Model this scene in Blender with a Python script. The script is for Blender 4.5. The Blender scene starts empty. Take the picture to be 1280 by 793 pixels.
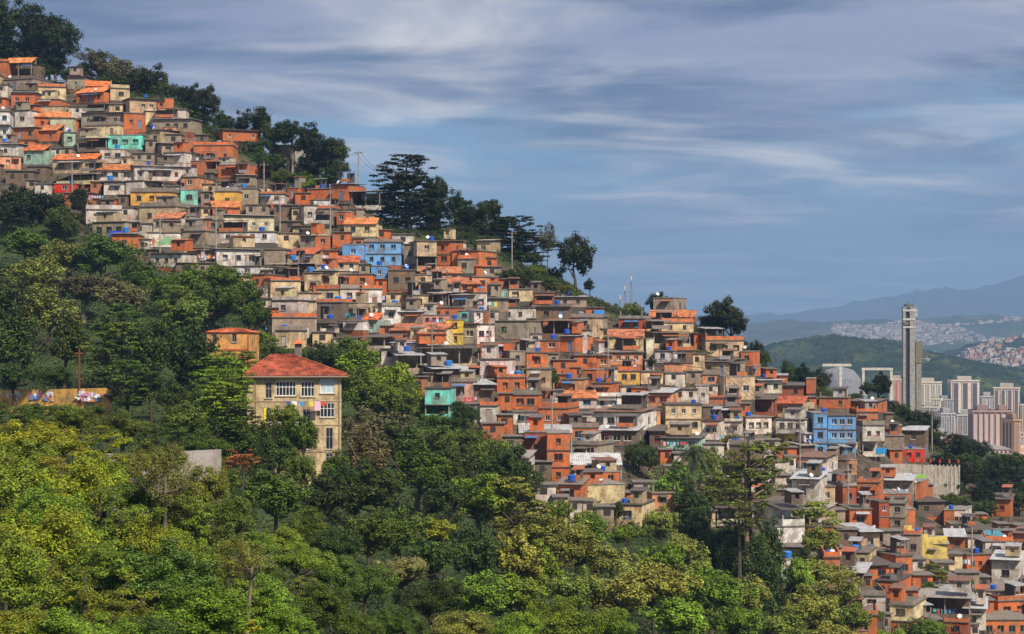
import bpy, math, random
from mathutils import Vector, Matrix
from mathutils.bvhtree import BVHTree
PI = math.pi
random.seed(11)
SC = bpy.context.scene
COL = SC.collection
F, U0, V0 = 2500.0, 640.0, 425.0          # focal length in photo pixels, principal column, horizon row

# ---------------------------------------------------------------- helpers
def at(u, v, d):                            # photo pixel + distance -> world point
    return Vector(((u-U0)/F*d, d, -(v-V0)/F*d))
def uv(p): return (U0+p[0]/p[1]*F, V0-p[2]/p[1]*F)
def lerp(a, b, t): return a+(b-a)*t
def interp(pts, x, k=1):
    if x <= pts[0][0]: a, b = pts[0], pts[1]
    elif x >= pts[-1][0]: a, b = pts[-2], pts[-1]
    else:
        for a, b in zip(pts, pts[1:]):
            if a[0] <= x <= b[0]: break
    return lerp(a[k], b[k], (x-a[0])/(b[0]-a[0]))
def sstep(a, b, x):
    t = min(1, max(0, (x-a)/(b-a))); return t*t*(3-2*t)
def tag(o, label=None, cat=None, group=None, kind=None):
    if label: o['label'] = label
    if cat: o['category'] = cat
    if group: o['group'] = group
    if kind: o['kind'] = kind
    return o
def empty(name, loc, rz=0):
    o = bpy.data.objects.new(name, None); COL.objects.link(o)
    o.location = loc; o.rotation_euler = (0, 0, rz); o.empty_display_size = .3
    return o
NEWOBJ = []
def link(name, me, parent=None, color=None):
    o = bpy.data.objects.new(name, me); COL.objects.link(o); NEWOBJ.append((o, parent))
    if parent: o.parent = parent
    if color: o.color = (*color, 1)
    return o
class MB:
    def __init__(s): s.v = []; s.f = []
    def quad(s, a, b, c, d):
        n = len(s.v); s.v += [tuple(a), tuple(b), tuple(c), tuple(d)]; s.f.append((n, n+1, n+2, n+3))
    def tri(s, a, b, c):
        n = len(s.v); s.v += [tuple(a), tuple(b), tuple(c)]; s.f.append((n, n+1, n+2))
    def box(s, x0, x1, y0, y1, z0, z1):
        n = len(s.v)
        s.v += [(x0,y0,z0),(x1,y0,z0),(x1,y1,z0),(x0,y1,z0),(x0,y0,z1),(x1,y0,z1),(x1,y1,z1),(x0,y1,z1)]
        s.f += [tuple(n+i for i in q) for q in ((0,3,2,1),(4,5,6,7),(0,1,5,4),(1,2,6,5),(2,3,7,6),(3,0,4,7))]
        return s
    def tube(s, pts, rad, n=6, cap=True):
        rings = []
        for i, p in enumerate(pts):
            p = Vector(p)
            d = (Vector(pts[min(i+1, len(pts)-1)])-Vector(pts[max(i-1, 0)])).normalized()
            a = d.orthogonal().normalized() if abs(d.z) < .999 else Vector((1,0,0))
            if i and abs(d.dot(prev)) < .95: a = prev-d*prev.dot(d); a.normalize()
            prev = a; b = d.cross(a); r = rad[i] if isinstance(rad, (list, tuple)) else rad
            base = len(s.v)
            for k in range(n):
                t = 2*PI*k/n; s.v.append(tuple(p+(a*math.cos(t)+b*math.sin(t))*r))
            rings.append(base)
        for r0, r1 in zip(rings, rings[1:]):
            for k in range(n): s.f.append((r0+k, r0+(k+1)%n, r1+(k+1)%n, r1+k))
        if cap:
            s.f.append(tuple(rings[0]+k for k in range(n))[::-1]); s.f.append(tuple(rings[-1]+k for k in range(n)))
        return s
    def lathe(s, prof, n=12, c=(0,0)):
        rings = []
        for r, z in prof:
            rings.append(len(s.v))
            for k in range(n):
                t = 2*PI*k/n; s.v.append((c[0]+r*math.cos(t), c[1]+r*math.sin(t), z))
        for r0, r1 in zip(rings, rings[1:]):
            for k in range(n): s.f.append((r0+k, r0+(k+1)%n, r1+(k+1)%n, r1+k))
        s.f.append(tuple(rings[-1]+k for k in range(n)))
        return s
    def mesh(s, name, mat=None, smooth=False):
        me = bpy.data.meshes.new(name); me.from_pydata(s.v, [], s.f)
        if mat: me.materials.append(mat)
        if smooth: me.polygons.foreach_set('use_smooth', [True]*len(me.polygons))
        me.update(); return me
    def build(s, name, mat, parent=None, color=None, smooth=False):
        return link(name, s.mesh(name, mat, smooth), parent, color)

# ---------------------------------------------------------------- materials
def nt(name):
    m = bpy.data.materials.new(name); m.use_nodes = True
    t = m.node_tree; b = t.nodes['Principled BSDF']
    def N(ty, **kw):
        n = t.nodes.new(ty)
        for k, v in kw.items(): setattr(n, k, v)
        return n
    return m, t, b, N, t.links.new
def ramp(n, stops):
    r = n.color_ramp
    while len(r.elements) < len(stops): r.elements.new(.5)
    for e, (p, c) in zip(r.elements, stops):
        e.position = p; e.color = (*c, 1) if len(c) == 3 else c
def mixc(N, L, fac, a, b, mode='MIX'):
    m = N('ShaderNodeMix', data_type='RGBA', blend_type=mode)
    for s, x in ((m.inputs[0], fac), (m.inputs[6], a), (m.inputs[7], b)):
        if hasattr(x, 'links'): L(x, s)
        elif isinstance(x, (int, float)): s.default_value = x
        else: s.default_value = (*x, 1)
    return m.outputs[2]
def coords(N, L, scale=(1,1,1)):
    tc = N('ShaderNodeTexCoord'); oi = N('ShaderNodeObjectInfo')
    mp = N('ShaderNodeMapping'); mp.inputs['Scale'].default_value = scale
    ad = N('ShaderNodeVectorMath', operation='ADD'); mu = N('ShaderNodeMath', operation='MULTIPLY'); mu.inputs[1].default_value = 60
    L(oi.outputs['Random'], mu.inputs[0]); L(tc.outputs['Object'], ad.inputs[0]); L(mu.outputs[0], ad.inputs[1])
    L(ad.outputs[0], mp.inputs[0]); return mp.outputs[0], oi
def noise(N, L, vec, scale, detail=4, rough=.6):
    n = N('ShaderNodeTexNoise'); n.inputs['Scale'].default_value = scale
    n.inputs['Detail'].default_value = detail; n.inputs['Roughness'].default_value = rough
    L(vec, n.inputs['Vector']); return n.outputs['Fac']

def mat_wall(name, brick=False):
    m, t, b, N, L = nt(name)
    v, oi = coords(N, L); vs, _ = coords(N, L, (.9, .9, .30))
    base = oi.outputs['Color']
    if brick:
        bt = N('ShaderNodeTexBrick'); bt.inputs['Scale'].default_value = 1.0
        bt.inputs['Brick Width'].default_value = .32; bt.inputs['Row Height'].default_value = .2; bt.inputs['Mortar Size'].default_value = .02
        bt.inputs['Color1'].default_value = (1,1,1,1); bt.inputs['Color2'].default_value = (.72,.66,.62,1); bt.inputs['Mortar'].default_value = (.62,.75,.85,1)
        tc = N('ShaderNodeTexCoord'); sp = N('ShaderNodeSeparateXYZ'); cb = N('ShaderNodeCombineXYZ')
        ad = N('ShaderNodeMath', operation='ADD'); L(tc.outputs['Object'], sp.inputs[0])
        L(sp.outputs[0], ad.inputs[0]); L(sp.outputs[1], ad.inputs[1]); L(ad.outputs[0], cb.inputs[0]); L(sp.outputs[2], cb.inputs[1])
        L(cb.outputs[0], bt.inputs['Vector'])
        base = mixc(N, L, 1.0, base, bt.outputs['Color'], 'MULTIPLY')
    n1 = noise(N, L, v, .55, 5, .65); r1 = N('ShaderNodeValToRGB')
    ramp(r1, [(.44, (0,0,0)), (.60, (1,1,1))]); L(n1, r1.inputs[0])
    k1 = N('ShaderNodeMath', operation='MULTIPLY'); k1.inputs[1].default_value = .62; L(r1.outputs[0], k1.inputs[0])
    c1 = mixc(N, L, k1.outputs[0], base, (.22,.16,.115))          # cement smears and dirt
    if not brick:                                                  # render fallen off, bare brick showing
        n3 = noise(N, L, v, .8, 5, .7); r3 = N('ShaderNodeValToRGB'); ramp(r3, [(.60, (0,0,0)), (.64, (1,1,1))]); L(n3, r3.inputs[0])
        k3 = N('ShaderNodeMath', operation='MULTIPLY'); k3.inputs[1].default_value = .7; L(r3.outputs[0], k3.inputs[0]); c1 = mixc(N, L, k3.outputs[0], c1, (.48,.17,.07))
        n4 = noise(N, L, v, 3.5, 4, .7); r4 = N('ShaderNodeValToRGB'); ramp(r4, [(.3, (.72,.70,.68)), (.6, (1,1,1))]); L(n4, r4.inputs[0]); c1 = mixc(N, L, 1.0, c1, r4.outputs[0], 'MULTIPLY')
    n2 = noise(N, L, vs, 1.3, 4, .7); r2 = N('ShaderNodeValToRGB')
    ramp(r2, [(.30, (.38,.34,.30)), (.52, (1,1,1))]); L(n2, r2.inputs[0])
    c2 = mixc(N, L, .6, c1, r2.outputs[0], 'MULTIPLY')            # run-off streaks
    L(c2, b.inputs['Base Color']); b.inputs['Roughness'].default_value = .9; b.inputs['Specular IOR Level'].default_value = .2
    return m
def mat_simple(name, rough=.8, spec=.3, dirt=.5, dcol=(.08,.07,.06), metal=0, scale=1.2):
    m, t, b, N, L = nt(name)
    v, oi = coords(N, L)
    n1 = noise(N, L, v, scale, 4, .65); r1 = N('ShaderNodeValToRGB'); ramp(r1, [(.42, (0,0,0)), (.68, (1,1,1))]); L(n1, r1.inputs[0])
    k1 = N('ShaderNodeMath', operation='MULTIPLY'); k1.inputs[1].default_value = dirt; L(r1.outputs[0], k1.inputs[0])
    L(mixc(N, L, k1.outputs[0], oi.outputs['Color'], dcol), b.inputs['Base Color'])
    b.inputs['Roughness'].default_value = rough; b.inputs['Specular IOR Level'].default_value = spec; b.inputs['Metallic'].default_value = metal
    return m
M_WALL = mat_wall('painted_render'); M_BRICK = mat_wall('hollow_brick', True)
M_CONC = mat_simple('weathered_concrete', .95, .1, .6)
M_SHEET = mat_simple('roof_sheet', .6, .3, .65, (.10,.07,.05))
M_TILE = mat_simple('clay_tile', .85, .2, .6, (.10,.045,.03), scale=2.0)
m, t, b, N, L = nt('clay_tile'); v, oi = coords(N, L)
f1 = noise(N, L, v, .9, 5, .7); r1 = N('ShaderNodeValToRGB'); ramp(r1, [(.38, (.38,.34,.32)), (.62, (1.15,1.1,1.05))]); L(f1, r1.inputs[0])
f2 = noise(N, L, v, 5.0, 3, .7); r2 = N('ShaderNodeValToRGB'); ramp(r2, [(.35, (.6,.55,.5)), (.65, (1.3,1.35,1.4))]); L(f2, r2.inputs[0])
L(mixc(N, L, 1.0, mixc(N, L, 1.0, oi.outputs['Color'], r1.outputs[0], 'MULTIPLY'), r2.outputs[0], 'MULTIPLY'), b.inputs['Base Color']); b.inputs['Roughness'].default_value = .9; M_TILE = m
M_PAINT = mat_simple('paint', .5, .4, .15)
M_CLOTH = mat_simple('cloth', .95, .05, .1)
M_PLAST = mat_simple('tank_plastic', .4, .5, .15)
m, t, b, N, L = nt('window_glass'); b.inputs['Base Color'].default_value = (.02,.024,.03,1); b.inputs['Roughness'].default_value = .12; M_GLASS = m
m, t, b, N, L = nt('dark_room'); b.inputs['Base Color'].default_value = (.035,.03,.028,1); b.inputs['Roughness'].default_value = .9; M_DARK = m

def mat_leaf():
    m, t, b, N, L = nt('foliage')
    tc = N('ShaderNodeTexCoord'); oi = N('ShaderNodeObjectInfo'); g = N('ShaderNodeNewGeometry')
    ns = noise(N, L, tc.outputs['Object'], 2.3, 3, .6)
    hs = N('ShaderNodeHueSaturation'); L(oi.outputs['Color'], hs.inputs['Color'])
    mr = N('ShaderNodeMapRange'); mr.inputs[1].default_value = .3; mr.inputs[2].default_value = .7; mr.inputs[3].default_value = .55; mr.inputs[4].default_value = 1.5
    L(ns, mr.inputs[0]); 
    mr2 = N('ShaderNodeMapRange'); mr2.inputs[3].default_value = .45; mr2.inputs[4].default_value = 1.65; L(g.outputs['Random Per Island'], mr2.inputs[0])
    mu = N('ShaderNodeMath', operation='MULTIPLY'); L(mr.outputs[0], mu.inputs[0]); L(mr2.outputs[0], mu.inputs[1]); L(mu.outputs[0], hs.inputs['Value'])
    mr3 = N('ShaderNodeMapRange'); mr3.inputs[3].default_value = .475; mr3.inputs[4].default_value = .52; L(g.outputs['Random Per Island'], mr3.inputs[0]); L(mr3.outputs[0], hs.inputs['Hue'])
    L(hs.outputs[0], b.inputs['Base Color']); b.inputs['Roughness'].default_value = .55; b.inputs['Specular IOR Level'].default_value = .25
    tr = N('ShaderNodeBsdfTranslucent'); L(hs.outputs[0], tr.inputs[0])
    mx = N('ShaderNodeMixShader'); mx.inputs[0].default_value = .2
    L(b.outputs[0], mx.inputs[1]); L(tr.outputs[0], mx.inputs[2]); L(mx.outputs[0], t.nodes['Material Output'].inputs[0])
    return m
M_LEAF = mat_leaf()
M_BARK = mat_simple('bark', .95, .1, .5, (.03,.025,.02), scale=3)

# ---------------------------------------------------------------- the hill
RIDGE = [(-500,-120,560),(0,72,490),(45,98,487),(100,108,480),(215,120,470),(250,160,462),(330,200,448),(380,232,436),(440,240,425),(480,283,415),
         (600,300,405),(660,335,402),(700,350,400),(740,374,400),(800,400,400),(870,407,400),(930,432,400),(960,474,402),(1040,492,405),(1100,507,415),
         (1160,555,430),(1240,582,438),(1280,588,440),(1800,680,450)]
FOOT = [(-500,60,520),(0,250,410),(200,330,375),(400,440,330),(600,540,305),(800,650,290),(1000,700,292),(1280,765,315),(1800,820,330)]
LOW = [(-500,793,70),(0,793,80),(200,793,90),(300,793,105),(450,793,135),(600,793,160),(800,793,190),(950,793,225),(1100,793,275),(1280,800,303),(1800,860,300)]
MIDL = [(-500,470,245),(0,507,245),(200,520,235),(300,585,222),(368,600,226),(450,640,215),(600,660,236),(800,720,241),(1000,745,266),(1280,782,309),(1800,840,315)]
NEARL = [(-500,540,130),(0,545,135),(200,590,125),(300,690,128),(450,740,150),(600,740,190),(800,765,211),(1000,770,252),(1280,790,306),(1800,850,308)]
LOWER = [(-500,1050,34),(0,1050,38),(600,1050,70),(1280,1050,150),(1800,1100,180)]
def depth(u, v):
    vr, dr = interp(RIDGE, u), interp(RIDGE, u, 2)
    vf, df = interp(FOOT, u), interp(FOOT, u, 2)
    vl, dl = interp(LOW, u), interp(LOW, u, 2)
    vb, db = interp(LOWER, u), interp(LOWER, u, 2)
    if v <= vf: return lerp(df, dr, (vf-v)/(vf-vr))
    pv, pd = vf, df
    for T_ in (MIDL, NEARL, LOW):
        nv, nd = interp(T_, u), interp(T_, u, 2)
        if v <= nv: return lerp(pd, nd, (v-pv)/max(1, nv-pv))
        pv, pd = nv, nd
    return lerp(dl, db, min(1, (v-vl)/(vb-vl)))
def sink(u, v):
    return 3.2*sstep(0, 50, v-interp(FOOT, u))
def terrain():
    us = [x for x in range(-500, 1801, 20)]; rows = []  # 116 columns
    rnd = random.Random(3)
    for off, dz in ((1100,-96),(560,-86),(330,-52),(160,-22),(75,-5),(28,.5)):
        r = []
        for u in us:
            vr, dr = interp(RIDGE, u), interp(RIDGE, u, 2); p = at(u, vr, dr)
            if off >= 560: z = -86.5 if off == 560 else -92
            else: z = max(-86, p.z + dz*(1 if off < 300 else 1))
            q = p*(dr+off)/dr; r.append((q.x, q.y, z + (rnd.uniform(-1,1) if off < 500 else 0)))
        rows.append(r)
    for k in range(0, 31):
        r = []
        for u in us:
            vr, vf = interp(RIDGE, u), interp(FOOT, u); v = lerp(vr, vf, k/30)
            p = at(u, v, depth(u, v)); p.z -= sink(u, v)+.4+rnd.uniform(0,.5); r.append(tuple(p))
        rows.append(r)
    for k in range(1, 61):
        r = []
        for u in us:
            vf, vb = interp(FOOT, u), interp(LOWER, u); v = lerp(vf, vb, k/60)
            p = at(u, v, depth(u, v)); p.z -= sink(u, v)+rnd.uniform(-.4,.4); r.append(tuple(p))
        rows.append(r)
    for y, z in ((12,-17),(-40,-20),(-120,-40),(-260,-92)):
        rows.append([((u-640)/F*(90+abs(y)*1.5), y-(0 if y<12 else 0), z) for u in us])
    mb = MB(); n = len(us)
    for r in rows: mb.v += r
    for i in range(len(rows)-1):
        for j in range(n-1):
            a = i*n+j; mb.f.append((a, a+n, a+n+1, a+1))
    return mb
tb = terrain(); NU = 116
m, t, b, N, L = nt('earth_and_grass')
tc = N('ShaderNodeTexCoord'); n1 = noise(N, L, tc.outputs['Object'], .12, 6, .7); r = N('ShaderNodeValToRGB')
ramp(r, [(.35, (.018,.034,.008)), (.55, (.04,.066,.012)), (.68, (.07,.08,.02)), (.8, (.12,.075,.04))]); L(n1, r.inputs[0]); L(r.outputs[0], b.inputs['Base Color'])
b.inputs['Roughness'].default_value = 1; M_EARTH = m
m, t, b, N, L = nt('rubble_and_earth')
tc = N('ShaderNodeTexCoord'); n1 = noise(N, L, tc.outputs['Object'], .5, 6, .75); r = N('ShaderNodeValToRGB')
ramp(r, [(.32, (.03,.035,.015)), (.45, (.05,.04,.028)), (.6, (.12,.085,.06)), (.75, (.22,.13,.08))]); L(n1, r.inputs[0]); L(r.outputs[0], b.inputs['Base Color'])
b.inputs['Roughness'].default_value = 1
hill = tb.build('hillside', M_EARTH, smooth=True); hill.data.materials.append(m)
for i, pl in enumerate(hill.data.polygons):
    if 6 <= i//(NU-1)-1 <= 34: pl.material_index = 1; tag(hill, kind='structure')
BVH = BVHTree.FromPolygons(tb.v, tb.f)
def ground(x, y):
    h = BVH.ray_cast(Vector((x, y, 400)), Vector((0,0,-1)))
    return h[0].z if h[0] else -86

# ---------------------------------------------------------------- labels
MARKS = [(470,322,'long sky blue house'),(568,416,'yellow house'),(156,178,'turquoise house'),(1043,545,'tall bright blue house'),
         (745,575,'large white sheet roof'),(785,368,'antenna masts'),(720,322,'lone round ridge tree'),(1142,568,'bright red house'),
         (1160,675,'stepped yellow wall'),(262,198,'big three-window brick house'),(205,298,'white house with mural'),
         (545,500,'sea green house'),(1135,430,'square concrete tower'),(370,500,'red-roofed cream house'),(905,398,'large round ridge tree'),
         (290,430,'orange house among trees'),(852,520,'pale yellow double-fronted house'),(20,40,'top left tree clump'),(510,245,'tall layered ridge tree'),
         (940,600,'tall pine with bare trunk'),(300,345,'long white house'),(1180,742,'long grey sheet roof'),(81,235,'small red house')]
ORD = ['nearest','second nearest','third nearest','fourth nearest','fifth nearest','sixth nearest','seventh nearest','eighth nearest','ninth nearest','tenth nearest',
 'eleventh nearest','twelfth nearest','thirteenth nearest','fourteenth nearest','fifteenth nearest','sixteenth nearest','seventeenth nearest','eighteenth nearest','nineteenth nearest','twentieth nearest']
PENDING = []                                # (object, look, u, v)
def pend(o, look, u, v, key=None): PENDING.append((o, look, u, v, key or look))
def resolve():
    cells = {}
    for o, look, u, v, key in PENDING:
        mk = min((m for m in MARKS if abs(m[0]-u)+abs(m[1]-v) > 9), key=lambda m: math.hypot(m[0]-u, m[1]-v))
        du, dv = u-mk[0], v-mk[1]
        d = ('right of' if du > 0 else 'left of') if abs(du) > abs(dv) else ('below' if dv > 0 else 'above')
        cells.setdefault((look, mk, d), []).append((math.hypot(du, dv), o))
    for (look, mk, d), L_ in cells.items():
        L_.sort(key=lambda t: t[0])
        for i, (dist, o) in enumerate(L_):
            if len(L_) == 1: o['label'] = f"{look}, {d} the {mk[2]}"
            else: o['label'] = f"{look}, {ORD[min(i, len(ORD)-1)]} {d} the {mk[2]}"

# ---------------------------------------------------------------- houses
PAL = {'O':((.72,.19,.06),'orange brick'),'o':((.76,.35,.19),'salmon'),'G':((.38,.32,.25),'grey cement'),'g':((.17,.13,.10),'dark grey'),
       'C':((.82,.64,.38),'cream'),'c':((.58,.45,.29),'tan'),'W':((.83,.80,.76),'white'),'w':((.74,.68,.60),'off-white'),
       'P':((.84,.45,.40),'pink'),'B':((.15,.42,.88),'sky blue'),'T':((.20,.76,.66),'turquoise'),'t':((.38,.60,.50),'pale teal'),
       'Y':((.85,.60,.06),'yellow'),'R':((.75,.03,.02),'red'),'r':((.46,.09,.035),'dark red brick'),'N':((.24,.13,.08),'brown'),  # r also colours the tall orange house's left face, shade painted in
       'E':((.64,.62,.42),'pale green'),'A':((.82,.47,.10),'amber'),'S':((.12,.42,.80),'bright blue')}
def jit(c, r, a=.12):
    k = r.uniform(1-a, 1+a); return tuple(min(.85, max(.01, x*k*r.uniform(.95,1.05))) for x in c)

# window prototypes: meshes shared by every window
def window_mesh(w, h, kind):
    f = MB(); e = .07
    f.box(-w/2, -w/2+e, 0, .06, 0, h); f.box(w/2-e, w/2, 0, .06, 0, h); f.box(-w/2+e, w/2-e, 0, .06, 0, e); f.box(-w/2+e, w/2-e, 0, .06, h-e, h)
    if kind != 'door': f.box(-.025, .025, .005, .055, e, h-e)
    f.box(-w/2-.08, w/2+.08, -.16, 0, -.08, 0) if kind != 'door' else None
    p = MB()
    if kind == 'door': p.box(-w/2+e, w/2-e, .02, .05, 0, h-e)
    else: p.box(-w/2+e, -.025, .025, .035, e, h-e); p.box(.025, w/2-e, .025, .035, e, h-e)
    return f.mesh('window_frame', M_PAINT), p.mesh('pane', M_PAINT if kind == 'door' else M_GLASS)
WIN = {'a': (1.0, 1.0), 'b': (1.3, 1.05), 'c': (.75, .8), 'd': (.85, 2.0)}
WM = {k: window_mesh(w, h, 'door' if k == 'd' else 'window') for k, (w, h) in WIN.items()}
TRIMS = [(.6,.6,.58),(.12,.10,.09),(.16,.15,.14),(.3,.28,.26),(.10,.09,.08),(.25,.15,.09),(.1,.22,.4),(.55,.5,.42),(.2,.2,.2),(.35,.06,.04)]

def holed(mb, W, H, z0, holes, fr, dpt=.16):
    """wall sheet with openings; fr(x, y, z) maps local (x along, y inward, z up)"""
    xs = sorted({-W/2, W/2, *[h[0] for h in holes], *[h[1] for h in holes]})
    zs = sorted({z0, z0+H, *[h[2] for h in holes], *[h[3] for h in holes]})
    for a, b_ in zip(xs, xs[1:]):
        for c, d in zip(zs, zs[1:]):
            mx, mz = (a+b_)/2, (c+d)/2
            if any(h[0] < mx < h[1] and h[2] < mz < h[3] for h in holes): continue
            mb.quad(fr(a,0,c), fr(b_,0,c), fr(b_,0,d), fr(a,0,d))
    for x0, x1, a, b_ in [h[:4] for h in holes]:
        mb.quad(fr(x0,0,a), fr(x0,dpt,a), fr(x0,dpt,b_), fr(x0,0,b_)); mb.quad(fr(x1,0,a), fr(x1,0,b_), fr(x1,dpt,b_), fr(x1,dpt,a))
        mb.quad(fr(x0,0,b_), fr(x0,dpt,b_), fr(x1,dpt,b_), fr(x1,0,b_)); mb.quad(fr(x0,0,a), fr(x1,0,a), fr(x1,dpt,a), fr(x0,dpt,a))
def wave_sheet(W, y0, z0, y1, z1, pitch, amp, th=.05, x0=0):
    """corrugated slab from (y0,z0) to (y1,z1), ridges run down the slope"""
    mb = MB(); n = max(4, int(W/pitch*2)); 
    if n > 120: n = 120
    row = []
    for i in range(n+1):
        x = x0-W/2+W*i/n; dz = amp*(i % 2)
        b = len(mb.v); mb.v += [(x,y0,z0+dz),(x,y1,z1+dz),(x,y1,z1-th),(x,y0,z0-th)]; row.append(b)
    for a, b in zip(row, row[1:]):
        mb.f += [(a,b,b+1,a+1),(a+3,a+2,b+2,b+3),(a,a+3,b+3,b),(a+1,b+1,b+2,a+2)]
    a, b = row[0], row[-1]; mb.f += [(a,a+1,a+2,a+3),(b,b+3,b+2,b+1)]
    return mb
N_HOUSE = [0]
TANKS = []; HOSTS = []
def house(u0, u1, vt, vb, cols, opt='', rnd=None, name=None, ddep=0, look=None):
    seed = int(u0*7+vt*131+u1); r = random.Random(seed)
    if 'x' not in opt and not look: vt += r.uniform(-3.5, 2); ddep += r.uniform(-1.6, .8)
    D = depth((u0+u1)/2, vb)+ddep; s = D/F
    W = (u1-u0)*s; H = (vb-vt)*s
    st = max(len(cols), 1, round(H/2.9)); sh = H/st
    if len(cols) < st: cols = cols + cols[-1]*(st-len(cols))
    vdep = depth((u0+u1)/2, vt)+ddep-D
    dep = min(9.0, max(4.5, vdep+1.0))
    yaw = 0 if 'x' in opt else r.choice([-1,-1,1])*r.uniform(.03, .42)
    base = at((u0+u1)/2, vb, D); base.y += .02
    H_h = empty('house', base, yaw)
    W *= 1.0
    FND = 5.0
    feats = []
    zt = 0
    openTop = 'o' in opt and st >= 1
    W0, shift = W, 0.0
    for k in range(st):
        for o_, p_ in NEWOBJ:
            if p_ is H_h and shift: o_.location.x += shift
        NEWOBJ.clear()
        if k and 'x' not in opt and not look and W0 > 4.2 and r.random() < .45:
            W = W0*r.uniform(.6,.85); shift = r.choice([-1,1])*(W0-W)/2*.96
        z0 = k*sh; ck = cols[k]; col, cname = PAL[ck]; col = jit(col, r)
        if ck == 'P' or ck == 'B' or ck == 'T' or ck == 'Y' or ck == 'S' or ck == 'R': mat = M_WALL
        else: mat = M_BRICK if ck in 'Or' else M_WALL
        if (openTop and k == st-1 and sh > 1.2) or ('x' not in opt and k < st-1 and sh > 2.0 and r.random() < .24):
            # roofed terrace: low parapet, posts, dark interior
            mb = MB(); ph = min(1.0, sh*.42)
            mb.box(-W/2, W/2, 0, .15, z0, z0+ph); mb.box(-W/2, -W/2+.15, .15, dep, z0, z0+ph); mb.box(W/2-.15, W/2, .15, dep, z0, z0+ph)
            mb.box(-W/2+.15, W/2-.15, dep*.55, dep, z0, z0+sh-.03)
            mb.build('parapet', mat, H_h, col)
            npst = max(2, int(W/2.6)+1)
            for i in range(npst):
                x = lerp(-W/2+.1, W/2-.1, i/(npst-1)); q = MB().box(x-.09, x+.09, .16, .34, z0+.02, z0+sh-.02)
                q.build('post', M_CONC, H_h, (.35,.32,.3))
            (feats.append('terrace') if k == st-1 else MB().box(-W/2-.06, W/2+.06, -.25, dep, z0+sh-.12, z0+sh-.005).build('floor_slab', M_CONC, H_h, (.16,.13,.11))); continue
        # openings
        holes = []; wins = []
        usable = W-.8
        nw = max(1, int(usable/r.uniform(1.6, 2.5))) if usable > 1.0 else 0
        if 'n' in opt: nw = int(opt[opt.index('n')+1])
        if sh < 1.6: nw = 0
        wt = r.choice('aabc'); z_off = sh*.38
        for i in range(nw):
            if 'n' not in opt and r.random() < .16: continue
            ty = wt
            if 'n' not in opt and r.random() < .16 and sh > 2.3: ty = 'd'
            w, h = WIN[ty]
            if w > usable/nw-.2: ty = 'c'; w, h = WIN['c']
            if w > usable/nw-.1: continue
            h_ = min(h, sh*.8 if ty == 'd' else sh*.42); sc = h_/h
            cx = lerp(-usable/2, usable/2, (i+.5)/nw)+(0 if 'n' in opt else r.uniform(-.25,.25)*(usable/nw-w))
            za = z0+.06 if ty == 'd' else z0+z_off
            holes.append((cx-w/2, cx+w/2, za, za+h_)); wins.append((ty, cx, za, sc))
        sh_side = []; side_sgn = 1 if yaw < 0 else -1
        mb = MB()
        zlow = z0; hh = sh
        if k == 0:
            fb = MB().box(-W/2+.06, W/2-.06, .06, dep-.06, -FND, -.004)
            for i in range(max(2, int(W/2.5))): xx = lerp(-W/2+.2, W/2-.2, i/(max(2, int(W/2.5))-1)); fb.box(xx-.14, xx+.14, -.04, .055, -FND, -.01)
            fb.build('foundation', M_BRICK if r.random() < .35 else M_CONC, H_h, jit(r.choice([(.13,.11,.095),(.20,.17,.14),(.42,.13,.06),(.09,.08,.07)]), r))
        holed(mb, W, hh, zlow, holes, lambda x, y, z: (x, y, z))
        sd = dep
        shol = [(-.5, .5, z0+z_off, z0+z_off+min(1, sh*.42))] if (sh > 1.8 and sd > 3 and r.random() < .7) else []
        if side_sgn > 0: sf = lambda x, y, z: (W/2-y, sd/2+x, z)
        else: sf = lambda x, y, z: (-W/2+y, sd/2-x, z)
        holed(mb, sd, hh, zlow, shol, sf)
        xo = -side_sgn*W/2
        mb.quad((xo, 0, zlow), (xo, sd, zlow), (xo, sd, z0+sh), (xo, 0, z0+sh))
        mb.quad((-W/2, sd, zlow), (W/2, sd, zlow), (W/2, sd, z0+sh), (-W/2, sd, z0+sh))
        mb.quad((-W/2+.17, .5, z0+.05), (W/2-.17, .5, z0+.05), (W/2-.17, .5, z0+sh), (-W/2+.17, .5, z0+sh))
        mb.quad((-W/2, 0, z0+sh), (W/2, 0, z0+sh), (W/2, sd, z0+sh), (-W/2, sd, z0+sh))
        mb.build('wall', mat, H_h, col)
        trim = r.choice(TRIMS)
        for ty, cx, za, sc in wins:
            dark = r.random() < .65 and ty != 'd'
            fm, pm = WM[ty]
            f = link('door' if ty == 'd' else 'window', fm, H_h, trim); f.location = (cx, .08, za); f.scale = (1,1,sc)
            if not dark:
                pn = link('panel' if ty == 'd' else 'pane', pm, f, jit(r.choice([(.25,.14,.08),(.12,.2,.35),(.3,.3,.3),(.5,.48,.44)]), r)) 
        for a in shol:
            fm, pm = WM['a']; f = link('window', fm, H_h, trim); f.scale = (1,1,(a[3]-a[2]))
            f.location = sf(0, .08, a[2]); f.rotation_euler = (0,0, PI/2 if side_sgn > 0 else -PI/2)
            link('pane', pm, f)
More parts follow.
